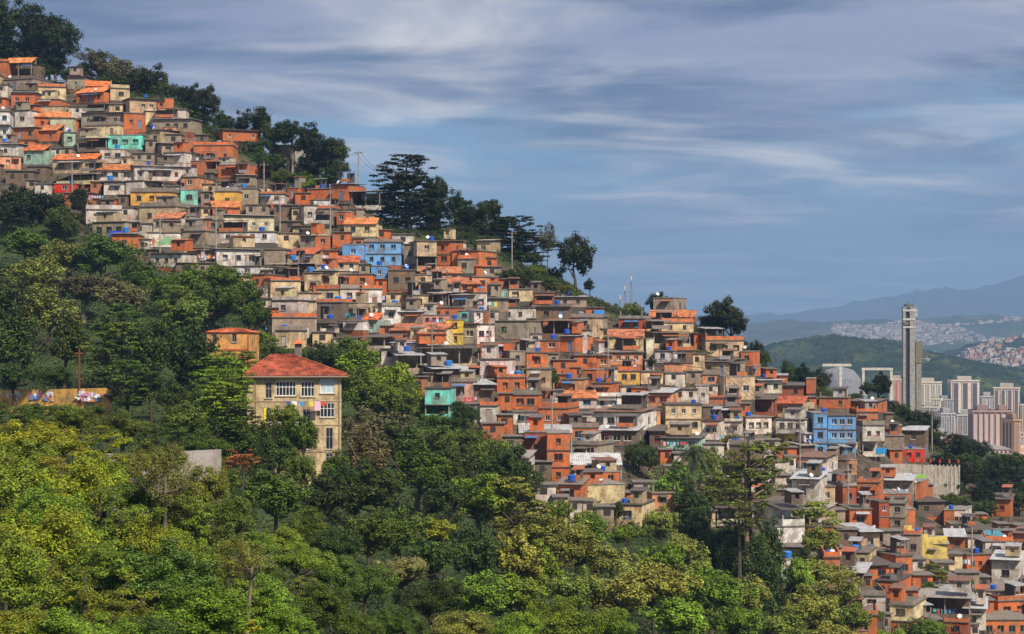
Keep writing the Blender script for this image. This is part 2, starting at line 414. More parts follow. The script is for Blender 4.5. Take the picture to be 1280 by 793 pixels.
        # floor slab edge / balcony
        if k < st-1 or 'f' in opt:
            bal = ('b' in opt and k < st-1) or (k < st-1 and r.random() < .13 and W > 4)
            ex = 1.0 if bal else .12
            mb = MB().box(-W/2-.06, W/2+.06, -ex, -.004, z0+sh-.14, z0+sh+.06)
            mb.box(W/2+.004, W/2+.08, -.003, sd, z0+sh-.14, z0+sh+.06)
            mb.build('balcony' if bal else 'floor_slab', M_CONC, H_h, jit((.15,.12,.10), r, .4))
            if bal:
                if r.random() < .6:
                    mb = MB().box(-W/2, W/2, -ex, -ex+.1, z0+sh+.07, z0+sh+.85); mb.build('balcony_rail', M_WALL, H_h, jit(r.choice([(.7,.68,.64),(.6,.2,.09),col]), r))
                else:
                    mb = MB().box(-W/2, W/2, -ex+.02, -ex+.07, z0+sh+.85, z0+sh+.91)
                    x = -W/2
                    while x < W/2: mb.box(x, x+.03, -ex+.03, -ex+.06, z0+sh+.06, z0+sh+.85); x += .28
                    mb.build('balcony_rail', M_PAINT, H_h, (.08,.08,.08))
    for o_, p_ in NEWOBJ:
        if p_ is H_h and shift: o_.location.x += shift
    NEWOBJ.clear()
    # roof
    ro = next((c for c in opt if c in 'ftspk'), None) or ('s' if openTop else r.choice('ffpss'))
    zr = H
    if ro == 't':
        pt = min(2.2, max(.8, 9*s)); mb = wave_sheet(W+.5, -.45, zr+.02, min(dep, 3.2), zr+pt, .28, .05, .07)
        mb.build('roof', M_TILE, H_h, jit(r.choice([(.74,.20,.06),(.60,.16,.07),(.50,.19,.10),(.68,.25,.09)]), r)); MB().box(-W/2, W/2, min(dep,3.2)-.15, min(dep,3.2), zr, zr+pt-.1).build('gable_wall', M_CONC, H_h, (.3,.26,.22))
        feats.append('tiled roof')
    elif ro in 's':
        c = r.choice([(.26,.22,.19),(.38,.35,.32),(.14,.115,.10),(.52,.53,.55),(.24,.14,.10),(.13,.11,.10)])
        if 'l' in opt: c = (.56,.58,.60)
        if 'd' in opt: c = (.13,.12,.115)
        rise = r.uniform(.25,.7); zz = zr+(.3 if not openTop else .03)
        mb = wave_sheet(W+.7, -.6 if 'l' not in opt else -1.0, zz, dep, zz+rise, .3, .045)
        if not openTop: MB().box(-W/2+.02, W/2-.02, .02, dep-.05, zr, zr+.26).build('upper_wall', M_CONC, H_h, jit((.3,.25,.22), r, .3))
        mb.build('roof', M_SHEET, H_h, c); feats.append('sheet roof')
    elif ro == 'k':
        MB().box(-W/2-.1, W/2+.1, -.12, dep+.1, zr+.002, zr+.14).build('roof', M_CONC, H_h, (.3,.28,.26))
    else:
        mb = MB().box(-W/2-.15, W/2+.15, -.2, dep+.1, zr+.002, zr+.16); mb.build('roof', M_CONC, H_h, jit((.19,.16,.135), r, .4))
        if ro == 'p' or r.random() < .4:
            ph = r.uniform(.5, .95); cc = jit(r.choice([PAL['O'][0], PAL[cols[-1]][0], (.3,.27,.24)]), r)
            mb = MB().box(-W/2, W/2, -.05, .1, zr+.165, zr+ph); mb.box(-W/2, -W/2+.15, .1, dep, zr+.165, zr+ph); mb.box(W/2-.15, W/2, .1, dep, zr+.165, zr+ph)
            mb.build('parapet', M_WALL, H_h, cc); feats.append('parapet')
        else: feats.append('flat roof')
        if r.random() < .3 and W > 3.5:
            q = MB()
            for x in (-W/2+.2, W/2-.4):
                MB().box(x, x+.2, .3, .5, zr+.165, zr+r.uniform(.9,1.9)).build('column_stub', M_CONC, H_h, (.32,.27,.22))
    if 'x' not in opt and ro != 't' and r.random() < .62 and W > 2.6:
        # something added on top later: a small room or a lean-to on posts
        ww = W*r.uniform(.32,.55); x0 = r.choice([-W/2+.05, W/2-ww-.05, r.uniform(-W/2, W/2-ww)]); hh_ = r.uniform(1.5,2.3); zt_ = zr+(.17 if ro in 'fpk' else .75); y0 = r.uniform(.3,1.4)
        if r.random() < .45:
            cc = jit(r.choice([PAL[c_][0] for c_ in 'OOOGgwcC']), r); q = MB(); cx = x0+ww/2
            holed(q, ww, hh_, zt_, [(-.35,.35,zt_+hh_*.4,zt_+hh_*.8)] if ww > 1.4 else [], lambda x,y,z: (x+cx, y+y0, z))
            yb = min(dep, y0+3); q.quad((x0,y0,zt_),(x0,yb,zt_),(x0,yb,zt_+hh_),(x0,y0,zt_+hh_)); q.quad((x0+ww,y0,zt_),(x0+ww,yb,zt_),(x0+ww,yb,zt_+hh_),(x0+ww,y0,zt_+hh_))
            q.quad((x0+.1,y0+.5,zt_),(x0+ww-.1,y0+.5,zt_),(x0+ww-.1,y0+.5,zt_+hh_),(x0+.1,y0+.5,zt_+hh_)); q.build('rooftop_room', M_BRICK, H_h, cc)
        else:
            yb = min(dep, y0+3)
            for xx in (x0+.1, x0+ww-.1): MB().box(xx-.06, xx+.06, y0, y0+.12, zt_, zt_+hh_-.03).build('post', M_CONC, H_h, (.2,.17,.15))
            MB().box(x0+.1, x0+ww-.1, y0+.04, y0+.09, zt_, zt_+.7).build('railing', M_CONC, H_h, jit(r.choice([(.25,.22,.2),(.5,.16,.07),(.45,.42,.4)]), r))
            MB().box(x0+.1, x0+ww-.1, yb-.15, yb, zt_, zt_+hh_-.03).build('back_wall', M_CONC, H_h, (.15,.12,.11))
        wave_sheet(ww+.4, y0-.35, zt_+hh_, yb+.1, zt_+hh_+.3, .3, .04, x0=x0+ww/2).build('rooftop_sheet', M_SHEET, H_h, r.choice([(.16,.14,.13),(.26,.23,.21),(.42,.42,.43),(.24,.12,.08),(.5,.15,.06),(.10,.09,.085)]))
    if 'x' not in opt and r.random() < .3 and st >= 1 and W > 3:
        aw = W*r.uniform(.3,.7); ax = r.uniform(-(W-aw)/2, (W-aw)/2); az = r.choice([sh*.88]+([H-sh*.1] if st > 1 else []))
        wave_sheet(aw, -r.uniform(.7,1.3), az-.25, -.01, az, .3, .04, x0=ax).build('awning', M_SHEET, H_h, r.choice([(.25,.23,.22),(.5,.5,.52),(.4,.14,.06),(.08,.2,.45),(.15,.12,.10)]))
    if r.random() < .14:
        dx = r.uniform(-W/3, W/3); q = MB(); q.lathe([(.02,0),(.2,.03),(.34,.1),(.36,.13)], 12)
        o = q.build('satellite_dish', M_PAINT, H_h, (.7,.7,.7)); o.location = (dx, .6, zr+.8); o.rotation_euler = (math.radians(60), 0, r.uniform(-1,1))
        MB().tube([(dx,.6,zr),(dx,.6,zr+.8)], .03, 5).build('dish_pole', M_PAINT, H_h, (.3,.3,.3))
    for o_, p_ in NEWOBJ:
        if p_ is H_h and shift: o_.location.x += shift
    NEWOBJ.clear()
    uc, vc = (u0+u1)/2, (vt+vb)/2
    names = []
    for c in cols:
        if PAL[c][1] not in names: names.append(PAL[c][1])
    cn = ' over '.join(reversed(names[:2])) if len(names) > 1 else names[0]
    stn = ['','one-storey','two-storey','three-storey','four-storey','five-storey','six-storey'][min(st,6)]
    ft = feats[0] if feats and 'tiled roof' not in feats else ('tiled roof' if 'tiled roof' in feats else 'flat roof')
    if look: H_h['label'] = look
    else: pend(H_h, f"{stn} {cn} house", uc, vc)
    H_h['category'] = 'house'; H_h['group'] = 'hillside houses'
    HOSTS.append((H_h, uc, vc, W, dep, zr, base, yaw, ro, openTop, cn, s))
    tank = 'w' in opt or (r.random() < .26)
    if tank and ro in 'fpk': TANKS.append((H_h, r.uniform(-W/3, W/3), 1.0, zr+.17, cn, uc, vt, r.random()))
    elif tank and ro in 's': TANKS.append((H_h, r.uniform(-W/3, W/3), -99, zr, cn, uc, vt, r.random()))
    N_HOUSE[0] += 1
    return H_h

HL = '''
0 8 78 97 O p|242 291 182 206 O pn3x|232 253 200 219 O kn1|252 271 204 217 g o|268 311 208 222 O k|231 244 177 190 O k|278 325 167 177 O s|296 320 222 232 G s|5 40 82 100 g ot|0 45 98 113 G f|45 82 109 126 C fn2|14 44 118 134 O s|44 84 127 141 cO f|16 44 134 141 O s|84 108 100 112 G s|108 138 107 116 O t|92 133 116 129 O t
138 162 113 126 c f|162 206 124 142 c s|206 217 123 142 O k|0 12 140 174 W bf|17 38 141 160 w fn1|44 87 150 162 O t|15 45 162 174 O s|45 73 164 177 O t|100 155 144 160 G s|155 182 143 162 O f
104 150 160 172 C p|135 178 169 187 T kn3x|62 92 151 166 E f|80 94 166 183 t f|182 206 141 157 C f|190 240 152 166 G s|205 220 158 169 o k|28 56 188 206 t t|0 24 180 196 w bs|0 26 196 212 o f
64 122 199 217 c tn3|125 156 187 204 w kn2x|95 134 173 190 g o|184 202 166 182 c s|203 232 194 210 w f|202 232 181 193 G s|120 168 211 226 w tn3|168 230 212 226 w sn4|66 120 217 231 C o|67 94 230 241 R kn1
130 155 228 244 w s|155 180 227 243 w f|180 206 226 240 g o|163 216 243 257 A pn3|172 222 260 281 c fn2|226 247 240 257 T kn1|226 248 222 237 o f|225 246 258 266 G k|108 152 265 280 w fn2|112 160 281 298 G fn3
140 172 297 314 O s|190 226 274 290 w tn3|184 225 291 309 W fn0|186 230 320 334 w sdn3|225 258 274 289 o s|226 258 291 306 G fn1|268 297 243 262 A p|292 322 238 257 G f|325 355 242 255 w f|358 374 235 249 O k
266 300 262 273 O t|276 343 273 290 E sn4|256 276 275 291 G f|258 342 293 304 W fn5|229 256 311 326 w f|246 270 316 329 N s|270 326 314 333 W sn3|290 328 334 346 W fn1|309 333 346 361 O fn1|316 333 361 372 w k
330 356 311 331 G f|357 395 316 335 c tn2|340 374 331 352 g o|338 376 353 375 C f|380 402 343 364 C f|373 402 365 383 c f|338 374 377 396 w f|340 396 396 424 G bf|344 362 412 436 C f|395 428 380 402 g f
400 424 402 416 w o|383 412 236 250 O f|392 412 251 265 OW f|414 437 231 251 O s|437 476 240 263 w o|397 419 264 281 G f|420 433 264 281 O k|430 470 279 296 C tn2|366 412 284 296 C s|380 398 260 280 w f
394 413 297 311 O kn1|374 396 297 311 G s|455 501 303 332 B fn3x|428 455 306 325 B kn1x|464 484 333 350 B kn1x|418 448 328 339 C tn2x|382 420 342 362 C sn2|420 466 343 361 O fn2x|386 423 364 380 C fn2|425 450 362 380 w f
504 522 306 330 G f|521 546 300 339 cc bfn1|546 563 302 332 O s|563 600 312 334 O f|572 592 324 342 G f|596 614 302 320 c s|527 576 343 356 c t|518 539 343 358 C kn1|485 518 338 363 g fx|538 576 357 372 g s
560 602 354 366 O t|590 613 346 364 o f|452 478 363 386 w f|477 501 384 406 W pn1|427 449 381 399 c kn1|427 456 400 413 W kn1|515 536 371 387 C f|536 562 367 388 g o|565 592 372 390 G s|592 609 366 390 w fn1
608 628 363 376 t k|537 570 388 401 O f|570 592 391 402 T k|592 608 390 400 O k|453 472 402 416 t tn1|500 527 390 404 G s|490 522 413 428 O t|520 560 412 433 C tn2|490 524 431 446 w sl|496 530 447 468 G o
525 600 436 462 c on0|540 586 466 484 g sl|531 562 486 526 T fn1|527 558 398 408 P kn3|557 579 400 434 Y kn1x|578 596 407 430 G s|594 619 406 430 W fn2|618 660 402 424 G f|628 661 386 402 w f|610 636 377 390 G s
636 666 363 377 C f|600 636 430 449 O k|600 636 450 474 w fn2|637 657 442 474 OG kn1|657 686 442 462 O fn1|658 688 463 488 c fn2|560 591 480 502 P pn1|591 618 486 504 g sl|620 658 474 494 O fn2|640 673 496 514 O fn2
600 621 506 528 w f|641 673 514 531 w fn2|673 711 509 535 O pn2|663 692 369 381 r f|692 733 371 384 G s|664 676 382 397 O k|668 712 384 402 g s|672 712 404 424 N o|711 741 397 422 c fn2|675 700 424 440 O f
700 720 424 440 O s|714 733 416 442 w f|728 746 462 482 O kn1|701 729 477 495 o fn1|740 765 482 500 O f|746 764 445 462 O s|816 843 374 392 G kn0|812 868 397 404 r t|826 868 404 417 C fn2|815 866 418 436 c o
773 804 402 416 r f|760 804 424 440 C tn2|752 806 441 456 o sn4|808 817 424 450 w k|836 866 437 456 N f|818 842 440 454 W f|830 852 454 468 o f|880 932 425 446 c fn3|926 941 441 458 O k|772 800 466 481 A fn2
800 830 464 480 C fn1|745 771 480 494 O f|741 780 497 513 W fn2|738 803 517 538 W sn4|803 826 511 535 o fn2|832 877 506 542 CC fn3x|878 922 509 526 g f|900 927 527 546 w fn2|931 966 523 543 w fn3|905 946 472 500 c k
870 886 482 505 w k|878 900 468 482 o f|886 923 496 507 O f|932 952 460 470 O k|946 979 477 492 w sl|960 1004 487 497 r sd|966 1004 504 522 c tn3|969 1006 524 560 YW bfn3|1008 1019 476 492 O k|940 966 500 522 r o
878 900 527 550 w fn2|820 875 548 562 t s|866 878 548 566 C k|1024 1060 497 511 O f|1060 1098 503 516 O s|1070 1098 514 532 O f|1017 1034 517 573 BBS kn1x|1035 1070 520 572 BBB fn3x|1078 1106 532 571 w pn2|1106 1127 532 545 O k
1104 1130 546 562 G f|1128 1156 538 556 g s|1128 1156 562 578 R kn2|996 1034 577 594 w s|1052 1072 578 594 o kn1|990 1024 600 632 w sl|1022 1052 592 608 O f|1024 1044 610 632 c fn1|1052 1072 608 634 r f|1072 1099 606 628 O pn2
1100 1140 603 619 G slb|1139 1151 602 626 O k|1099 1140 620 637 O k|1062 1090 638 664 O fn1|1098 1112 630 664 r f|1112 1131 632 664 G fn1|1131 1144 640 664 O k|1147 1182 630 646 g s|1190 1207 640 660 w kn2|1180 1192 640 656 O k
1183 1206 674 690 O sl|1207 1244 692 716 O fn3|1232 1266 678 698 w fn3|1267 1290 668 694 O s|1240 1274 703 732 w sl|1060 1086 692 712 C fn2|1074 1100 668 690 c sl|1086 1118 707 726 O bs|1118 1142 697 726 O f|1094 1122 727 748 O fn2
1150 1212 749 776 g o|1205 1232 764 788 w sl|1214 1272 738 752 w fn3|1245 1290 753 776 O fn2|1226 1290 778 800 O fn4|1060 1096 768 800 O f|1240 1263 628 646 O s|684 712 542 605 OOO kn1x|655 684 541 575 r kn1|712 749 536 555 O fn2
712 749 556 572 G fn2|729 776 592 608 O k|727 782 609 634 C kn0|766 802 634 658 C fn1|697 726 611 630 O sw|745 796 541 558 g s|640 660 575 605 w s|876 908 596 612 w sl|884 906 622 640 O s|976 996 702 726 W k
1030 1050 700 730 O f|1000 1028 640 660 c s|1010 1040 660 685 O f|1130 1150 668 700 G f|1150 1184 684 704 c s|660 690 488 506 g o|812 832 542 560 g s|706 746 498 511 w t|1000 1020 560 576 g s|1034 1058 578 592 g f
'''
for e in HL.replace('\n', '|').split('|'):  # tall orange house's left face is its own entry, shade put in its colour
    p = e.split()
    if len(p) < 5: continue
    a = [float(x) for x in p[:4]]; a = a[:4]
    lk = None
    cc = p[4]; op = p[5] if len(p) > 5 else ''
    key = tuple(int(x) for x in a)
    lk = {(455,501,303,332):'long sky blue house set high on the slope among brick ones',
          (557,579,400,434):'narrow two-storey yellow house beside the pink house',
          (135,178,171,187):'bright turquoise house with three dark windows near the top',
          (1035,1070,520,572):'tall three-storey bright blue house with rows of windows',
          (1128,1156,562,578):'bright red house below the square concrete tower',
          (184,225,291,309):'white house with a green and brown mural on its front',
          (67,94,230,241):'small red house beside the dark tree on the left'}.get(key)
    house(a[0], a[1], a[2], a[3], cc, op, look=lk)
HAND = N_HOUSE[0]
mh = next(h for h in HOSTS if h[0].get('label', '').startswith('white house with a green')); rm = random.Random(2)
for (x, z, w, h, c) in ((-1.9,1.0,.35,.9,(.45,.16,.06)),(-.2,.9,.9,.5,(.16,.38,.14)),(.8,1.2,1.1,.7,(.22,.45,.2)),(1.7,.8,.7,.45,(.12,.3,.14)),(.3,1.5,.6,.4,(.4,.5,.3)),(-1.0,.8,.5,.35,(.3,.42,.2))):
    n_ = 11; ring = [(x+math.cos(2*PI*k/n_)*w*rm.uniform(.7,1.15), -.015-.004*abs(x), z+math.sin(2*PI*k/n_)*h*rm.uniform(.7,1.15)) for k in range(n_)]
    q = MB(); q.v = ring+[(a_, b_+.012, c_) for a_, b_, c_ in ring]; q.f = [tuple(range(n_))[::-1]]+[(k,(k+1)%n_,n_+(k+1)%n_,n_+k) for k in range(n_)]
    q.build('mural_figure', M_PAINT, mh[0], c)

# fill the rest of the built-up slope
BOT = [(-60,215),(0,225),(110,262),(185,335),(230,348),(320,368),(345,430),(420,436),(480,446),(540,520),(600,535),(660,600),(690,640),(790,662),(850,660),(960,660),(1000,730),(1060,800),(1340,800)]
TOPB = [(-60,60),(0,80),(45,100),(100,112),(215,124),(250,170),(285,225),(380,240),(440,246),(480,290),(600,304),(640,362),(735,378),(760,402),(812,404),(815,392),(870,410),(930,434),(955,476),(1040,494),(1100,512),(1155,556),(1160,625),(1225,640),(1235,655),(1340,655)]
cov = set(); CS = 3
def cover(u0, u1, vt, vb):
    for i in range(int(u0//CS), int(u1//CS)+1):
        for j in range(int(vt//CS), int(vb//CS)+1): cov.add((i, j))
def frac(u0, u1, vt, vb):
    n = c = 0
    for i in range(int(u0//CS), int(u1//CS)+1):
        for j in range(int(vt//CS), int(vb//CS)+1):
            n += 1; c += (i, j) in cov
    return c/n
for e in HL.replace('\n', '|').split('|'):
    p = e.split()
    if len(p) >= 5: cover(*[float(x) for x in p[:4]])
cover(712, 778, 568, 592); cover(1130, 1186, 656, 690); cover(1070, 1200, 578, 604); cover(782,830,540,600); cover(1140,1222,736,748)
fr = random.Random(21); fill = []
def visible_weight(u): return 1
cands = []
for j in range(60, 800, 4):
    for i in range(-50, 1330, 7):
        cands.append((i+fr.uniform(-3,3), j+fr.uniform(-2,2)))
fr.shuffle(cands)
for pas, (mw, thr) in enumerate(((30, .16), (24, .3), (19, .42), (15, .5), (13,.55))):
    for u, v in cands:
        w = mw*fr.uniform(.8, 1.25); h = fr.choice([1,1,1,2] if pas == 0 else [1])*2.7*F/depth(u, v)*fr.uniform(.75,1)
        if v+h*.5 > interp(BOT, u) or v-h/2 < interp(TOPB, u): continue
        if u+w/2 > 1330: continue
        f = frac(u-w/2, u+w/2, v-h/2, v+h/2)
        if f < thr:
            fill.append((u-w/2, u+w/2, v-h/2, v+h/2)); cover(u-w/2, u+w/2, v-h/2, v+h/2)
fill.sort(key=lambda f: -(f[1]-f[0])*(f[3]-f[2]))
print('HAND', HAND, 'FILL', len(fill))
room = 300-HAND
for k, (a, b_, c, d) in enumerate(fill[:max(0, room)]):
    r = random.Random(k)
    col = r.choice('OOOOooGgcCwwWCrcGwWCN')
    if r.random() < .25: col += r.choice('OGCw')
    house(a, b_, c, d, col[:1] if d-c < 24 else col, r.choice(['s','f','','t','o','o','os','p','sd']))
# remaining tiny dwellings packed between the houses: past three hundred, one mass
rest = fill[max(0, room):]
small = {}
for k, (a, b_, c, d) in enumerate(rest):
    r = random.Random(k+999); D = depth((a+b_)/2, d); s = D/F; W = (b_-a)*s/2; H = (d-c)*s; p = at((a+b_)/2, d, D+.4)
    mi = r.choice([0,0,1,2,2,3,4]); mb = small.setdefault(mi, MB())
    x0, x1 = p.x-W, p.x+W; dep = 4.5
    mb.box(x0, x1, p.y, p.y+dep, p.z-4, p.z+H)
    rf = small.setdefault('roof', MB()); rf.box(x0-.25, x1+.25, p.y-.35, p.y+dep, p.z+H+.004, p.z+H+.12)
    dk = small.setdefault('dark', MB()); n = max(1, int(2*W/2.2))
    for i in range(n):
        cx = lerp(x0, x1, (i+.5)/n)+r.uniform(-.3,.3); w = r.choice([.4,.5,.35]); z = p.z+H*.4
        dk.box(cx-w, cx+w, p.y-.03, p.y+.3, z, z+min(1, H*.4))
if small:
    me = bpy.data.meshes.new('small_dwellings'); v = []; f = []; mi = []
    cols = [(PAL['O'][0], M_BRICK), (PAL['G'][0], M_WALL), (PAL['w'][0], M_WALL), (PAL['C'][0], M_WALL), (PAL['g'][0], M_WALL), ((.22,.2,.18), M_CONC), ((.03,.028,.026), M_DARK)]
    mats = []
    for i, (c, base) in enumerate(cols):
        mm = base.copy(); mm.name = f'dwelling_finish'
        if base is not M_DARK:
            for nd in mm.node_tree.nodes:
                if nd.type == 'OBJECT_INFO':
                    for lk in list(nd.outputs['Color'].links):
                        s_ = lk.to_socket; mm.node_tree.links.remove(lk); s_.default_value = (*c, 1)
        mats.append(mm)
    for key, mb in small.items():
        idx = {'roof':5,'dark':6}.get(key, key); n = len(v); v += mb.v; f += [tuple(q+n for q in fc) for fc in mb.f]; mi += [idx]*len(mb.f)
    me.from_pydata(v, [], f)
    for mm in mats: me.materials.append(mm)
    me.polygons.foreach_set('material_index', mi)
    o = link('small_dwellings', me)
    tag(o, 'mass of tiny patched dwellings wedged between the hillside houses', 'houses', None, 'stuff')
print('REST', len(rest))

# water tanks
def tank_meshes():
    body = MB().lathe([(.48,0),(.60,.05),(.68,.75),(.70,.80),(.70,.88)], 14).mesh('tank_body', M_PLAST, False)
    lid = MB().lathe([(.72,.885),(.72,.93),(.35,1.06),(.12,1.1)], 14).mesh('lid', M_PLAST, False)
    return body, lid
TBODY, TLID = tank_meshes()
for (h, x, y, z, cn, uc, vt, q) in TANKS:
    e = empty('water_tank', (0,0,0)); bpy.context.view_layer.update() if False else None
    ca, sa = math.cos(h.rotation_euler.z), math.sin(h.rotation_euler.z)
    if y == -99: y = 1.0; z += .3+.35
    e.location = h.location+Vector((ca*x-sa*y, sa*x+ca*y, z)); k = .62+q*.32; e.scale = (k,k,k)
    col = (.02,.10,.50) if q < .72 else ((.03,.20,.60) if q < .9 else (.25,.3,.33))
    link('tank_body', TBODY, e, col); link('lid', TLID, e, tuple(c*1.3 for c in col))
    e['category'] = 'water tank'; e['group'] = 'water tanks on the roofs'
    pend(e, ('blue' if q < .9 else 'grey')+f" water tank on roof", uc, vt-4)

# ---------------------------------------------------------------- special buildings and structures
def px(u, v, d): return at(u, v, d)
# the cream four-storey house with the hipped red roof
def hip_roof(W, Dp, z, rise, over, ridge, mat, parent, col, name='roof'):
    """hip roof with tile courses modelled as ridged slopes"""
    x0, x1, y0, y1 = -W/2-over, W/2+over, -over, Dp+over
    ra, rb = ridge; ym = Dp/2; mb = MB()
    def slope(a, b, c, d, n):                # eave a-b, top d-c, n tile rows
        a, b, c, d = map(Vector, (a, b, c, d)); nrm = (b-a).cross(d-a).normalized()
        for i in range(n):
            t0, t1 = i/n, (i+1)/n
            p0 = a.lerp(b, t0); p1 = a.lerp(b, t1); q0 = d.lerp(c, t0); q1 = d.lerp(c, t1)
            pm = (p0+p1)/2+nrm*.07; qm = (q0+q1)/2+nrm*.05
            mb.quad(p0, pm, qm, q0); mb.quad(pm, p1, q1, qm)
    E = [(x0,y0,z),(x1,y0,z),(x1,y1,z),(x0,y1,z)]; A = (ra,ym,z+rise); B = (rb,ym,z+rise)
    slope(E[0], E[1], B, A, 44); slope(E[1], E[2], B, B, 30); slope(E[2], E[3], A, B, 44); slope(E[3], E[0], A, A, 30)
    mb.quad(*[(p[0],p[1],z-.02) for p in E][::-1])
    o = mb.build(name, mat, parent, col)
    rm = MB()
    for P, Q in ((E[0],A),(E[1],B),(E[2],B),(E[3],A),(A,B)): rm.tube([Vector(P)+Vector((0,0,.05)), Vector(Q)+Vector((0,0,.07))], .11, 6)
    rm.build('ridge_tiles', mat, o, tuple(c*.85 for c in col))
    return o
dH = 236.0; s = dH/F
hb = at(368, 602, dH); H0 = empty('villa', hb, .10)
HW = 117*s; HH = (602-470)*s; HD = 9.0; WC = (.70,.55,.32)
def hx(u): return (u-368)*s
def hz(v): return (602-v)*s
holes = [(hx(a),hx(b),hz(d),hz(c)) for a,b,c,d in ((345,370,477,495),(376,393,477,496),(400,418,474,492),(400,418,504,522),(407,416,535,562),(407,416,567,580),(332,340,478,498),(331,340,512,528),(345,356,512,528),(362,372,512,528),(378,388,512,530),(346,356,545,562),(376,388,545,562))]
for z0, z1 in ((-6, HH),):
    mb = MB(); holed(mb, HW, z1-z0, z0, holes, lambda x,y,z: (x,y,z), .25)
    sh_ = [(-1.5,-.4,hz(495),hz(478)),(1.2,2.3,hz(495),hz(478)),(-.5,.5,hz(528),hz(510))]
    holed(mb, HD, z1-z0, z0, sh_, lambda x,y,z: (-HW/2+y, HD/2-x, z), .2)
    mb.quad((HW/2,0,z0),(HW/2,HD,z0),(HW/2,HD,z1),(HW/2,0,z1)); mb.quad((-HW/2,HD,z0),(HW/2,HD,z0),(HW/2,HD,z1),(-HW/2,HD,z1))
    mb.quad((-HW/2+.3,.6,z0+1),(HW/2-.3,.6,z0+1),(HW/2-.3,.6,z1),(-HW/2+.3,.6,z1))
    mb.build('wall', M_WALL, H0, WC)
def villa_window(x0, x1, z0, z1, bars, col, glass=True):
    f = MB(); e = .08
    f.box(x0, x0+e, .05, .12, z0, z1); f.box(x1-e, x1, .05, .12, z0, z1); f.box(x0+e, x1-e, .05, .12, z0, z0+e); f.box(x0+e, x1-e, .05, .12, z1-e, z1)
    for i in range(1, bars):
        x = lerp(x0, x1, i/bars); f.box(x-.035, x+.035, .06, .11, z0+e, z1-e)
    if z1-z0 > 1.2: f.box(x0+e, x1-e, .065, .105, (z0+z1)/2+.15, (z0+z1)/2+.22)
    o = f.build('window', M_PAINT, H0, col)
    MB().box(x0+e, x1-e, .12, .13, z0+e, z1-e).build('pane', M_GLASS if glass else M_PAINT, o, None if glass else (.5,.62,.68))
    MB().box(x0-.1, x1+.1, -.12, -.003, z0-.1, z0-.02).build('sill', M_CONC, o, (.5,.45,.36))
for i, (a,b,c,d) in enumerate(holes):
    villa_window(a, b, c, d, {0:6,1:4,2:3,3:4,4:2,5:2}.get(i, 2), (.75,.75,.73) if i in (0,1,2,3) else (.3,.3,.3), i != 2)
hip_roof(HW, HD, HH+.02, 25*s, .8, (hx(338), hx(366)), M_TILE, H0, (.44,.105,.05))
MB().box(-HW/2-.8, HW/2+.8, -.8, -.7, HH-.16, HH+.0).build('gutter', M_PAINT, H0, (.35,.25,.2))
for x in (hx(320), hx(424)): MB().tube([(x,-.1,-3),(x,-.1,HH-.2)], .06, 6).build('drainpipe', M_PAINT, H0, (.42,.30,.22))
for z in (hz(531), hz(501), hz(564)): MB().box(-HW/2-.05, HW/2+.05, -.07, -.004, z-.12, z).build('cornice', M_CONC, H0, (.50,.40,.26))
tag(H0, 'cream four-storey house with a hipped red tiled roof rising from the trees', 'house')
# chimney turret with its own little orange roof
c0 = empty('chimney', (0,0,0)); c0.parent = H0; c0.location = (hx(372), HD*.72, HH+.3)
bpy.data.objects.remove(c0)
MB().box(hx(368), hx(377), HD*.62, HD*.62+1.0, HH+.8, HH+hz(430)-HH+.0).build('chimney', M_CONC, H0, (.22,.18,.16))
q = MB(); zc = hz(430); xa, xb, ya, yb = hx(365), hx(380), HD*.62-.4, HD*.62+1.4; tp = ((xa+xb)/2, (ya+yb)/2, zc+.65)
for P, Q in (((xa,ya,zc),(xb,ya,zc)),((xb,ya,zc),(xb,yb,zc)),((xb,yb,zc),(xa,yb,zc)),((xa,yb,zc),(xa,ya,zc))): q.tri(P, Q, tp)
q.build('chimney_cap', M_TILE, H0, (.62,.20,.07))
# washing on a line under the third-floor windows
ln = empty('clothesline', H0.location+Vector((hx(385), -.9, hz(502)))); ln.rotation_euler.z = .1
MB().tube([(-2.6,0,.1),(0,0,0),(2.2,0,.1)], .015, 4).build('line', M_PAINT, ln, (.5,.5,.5))
for x, w, h, c in ((-2.2,.5,.6,(.05,.1,.4)),(-1.5,.6,.5,(.8,.8,.8)),(-.6,.5,.6,(.1,.3,.6)),(.5,.5,.6,(.8,.65,.05)),(1.2,.7,1.1,(.8,.5,.65)),(1.9,.5,.55,(.7,.08,.05))):
    MB().box(x-w/2, x+w/2, -.01, .01, -h+.05, .05).build('garment', M_CLOTH, ln, c)
tag(ln, 'washing line of coloured clothes below the cream villa windows', 'clothesline')
# yellow curtains/teal door hints
MB().box(hx(330), hx(333), -.06, -.005, hz(530), hz(510)).build('hanging_cloth', M_CLOTH, H0, (.8,.7,.05))
MB().box(hx(338), hx(342), -.06, -.005, hz(594), hz(576)).build('door', M_PAINT, H0, (.05,.35,.38))
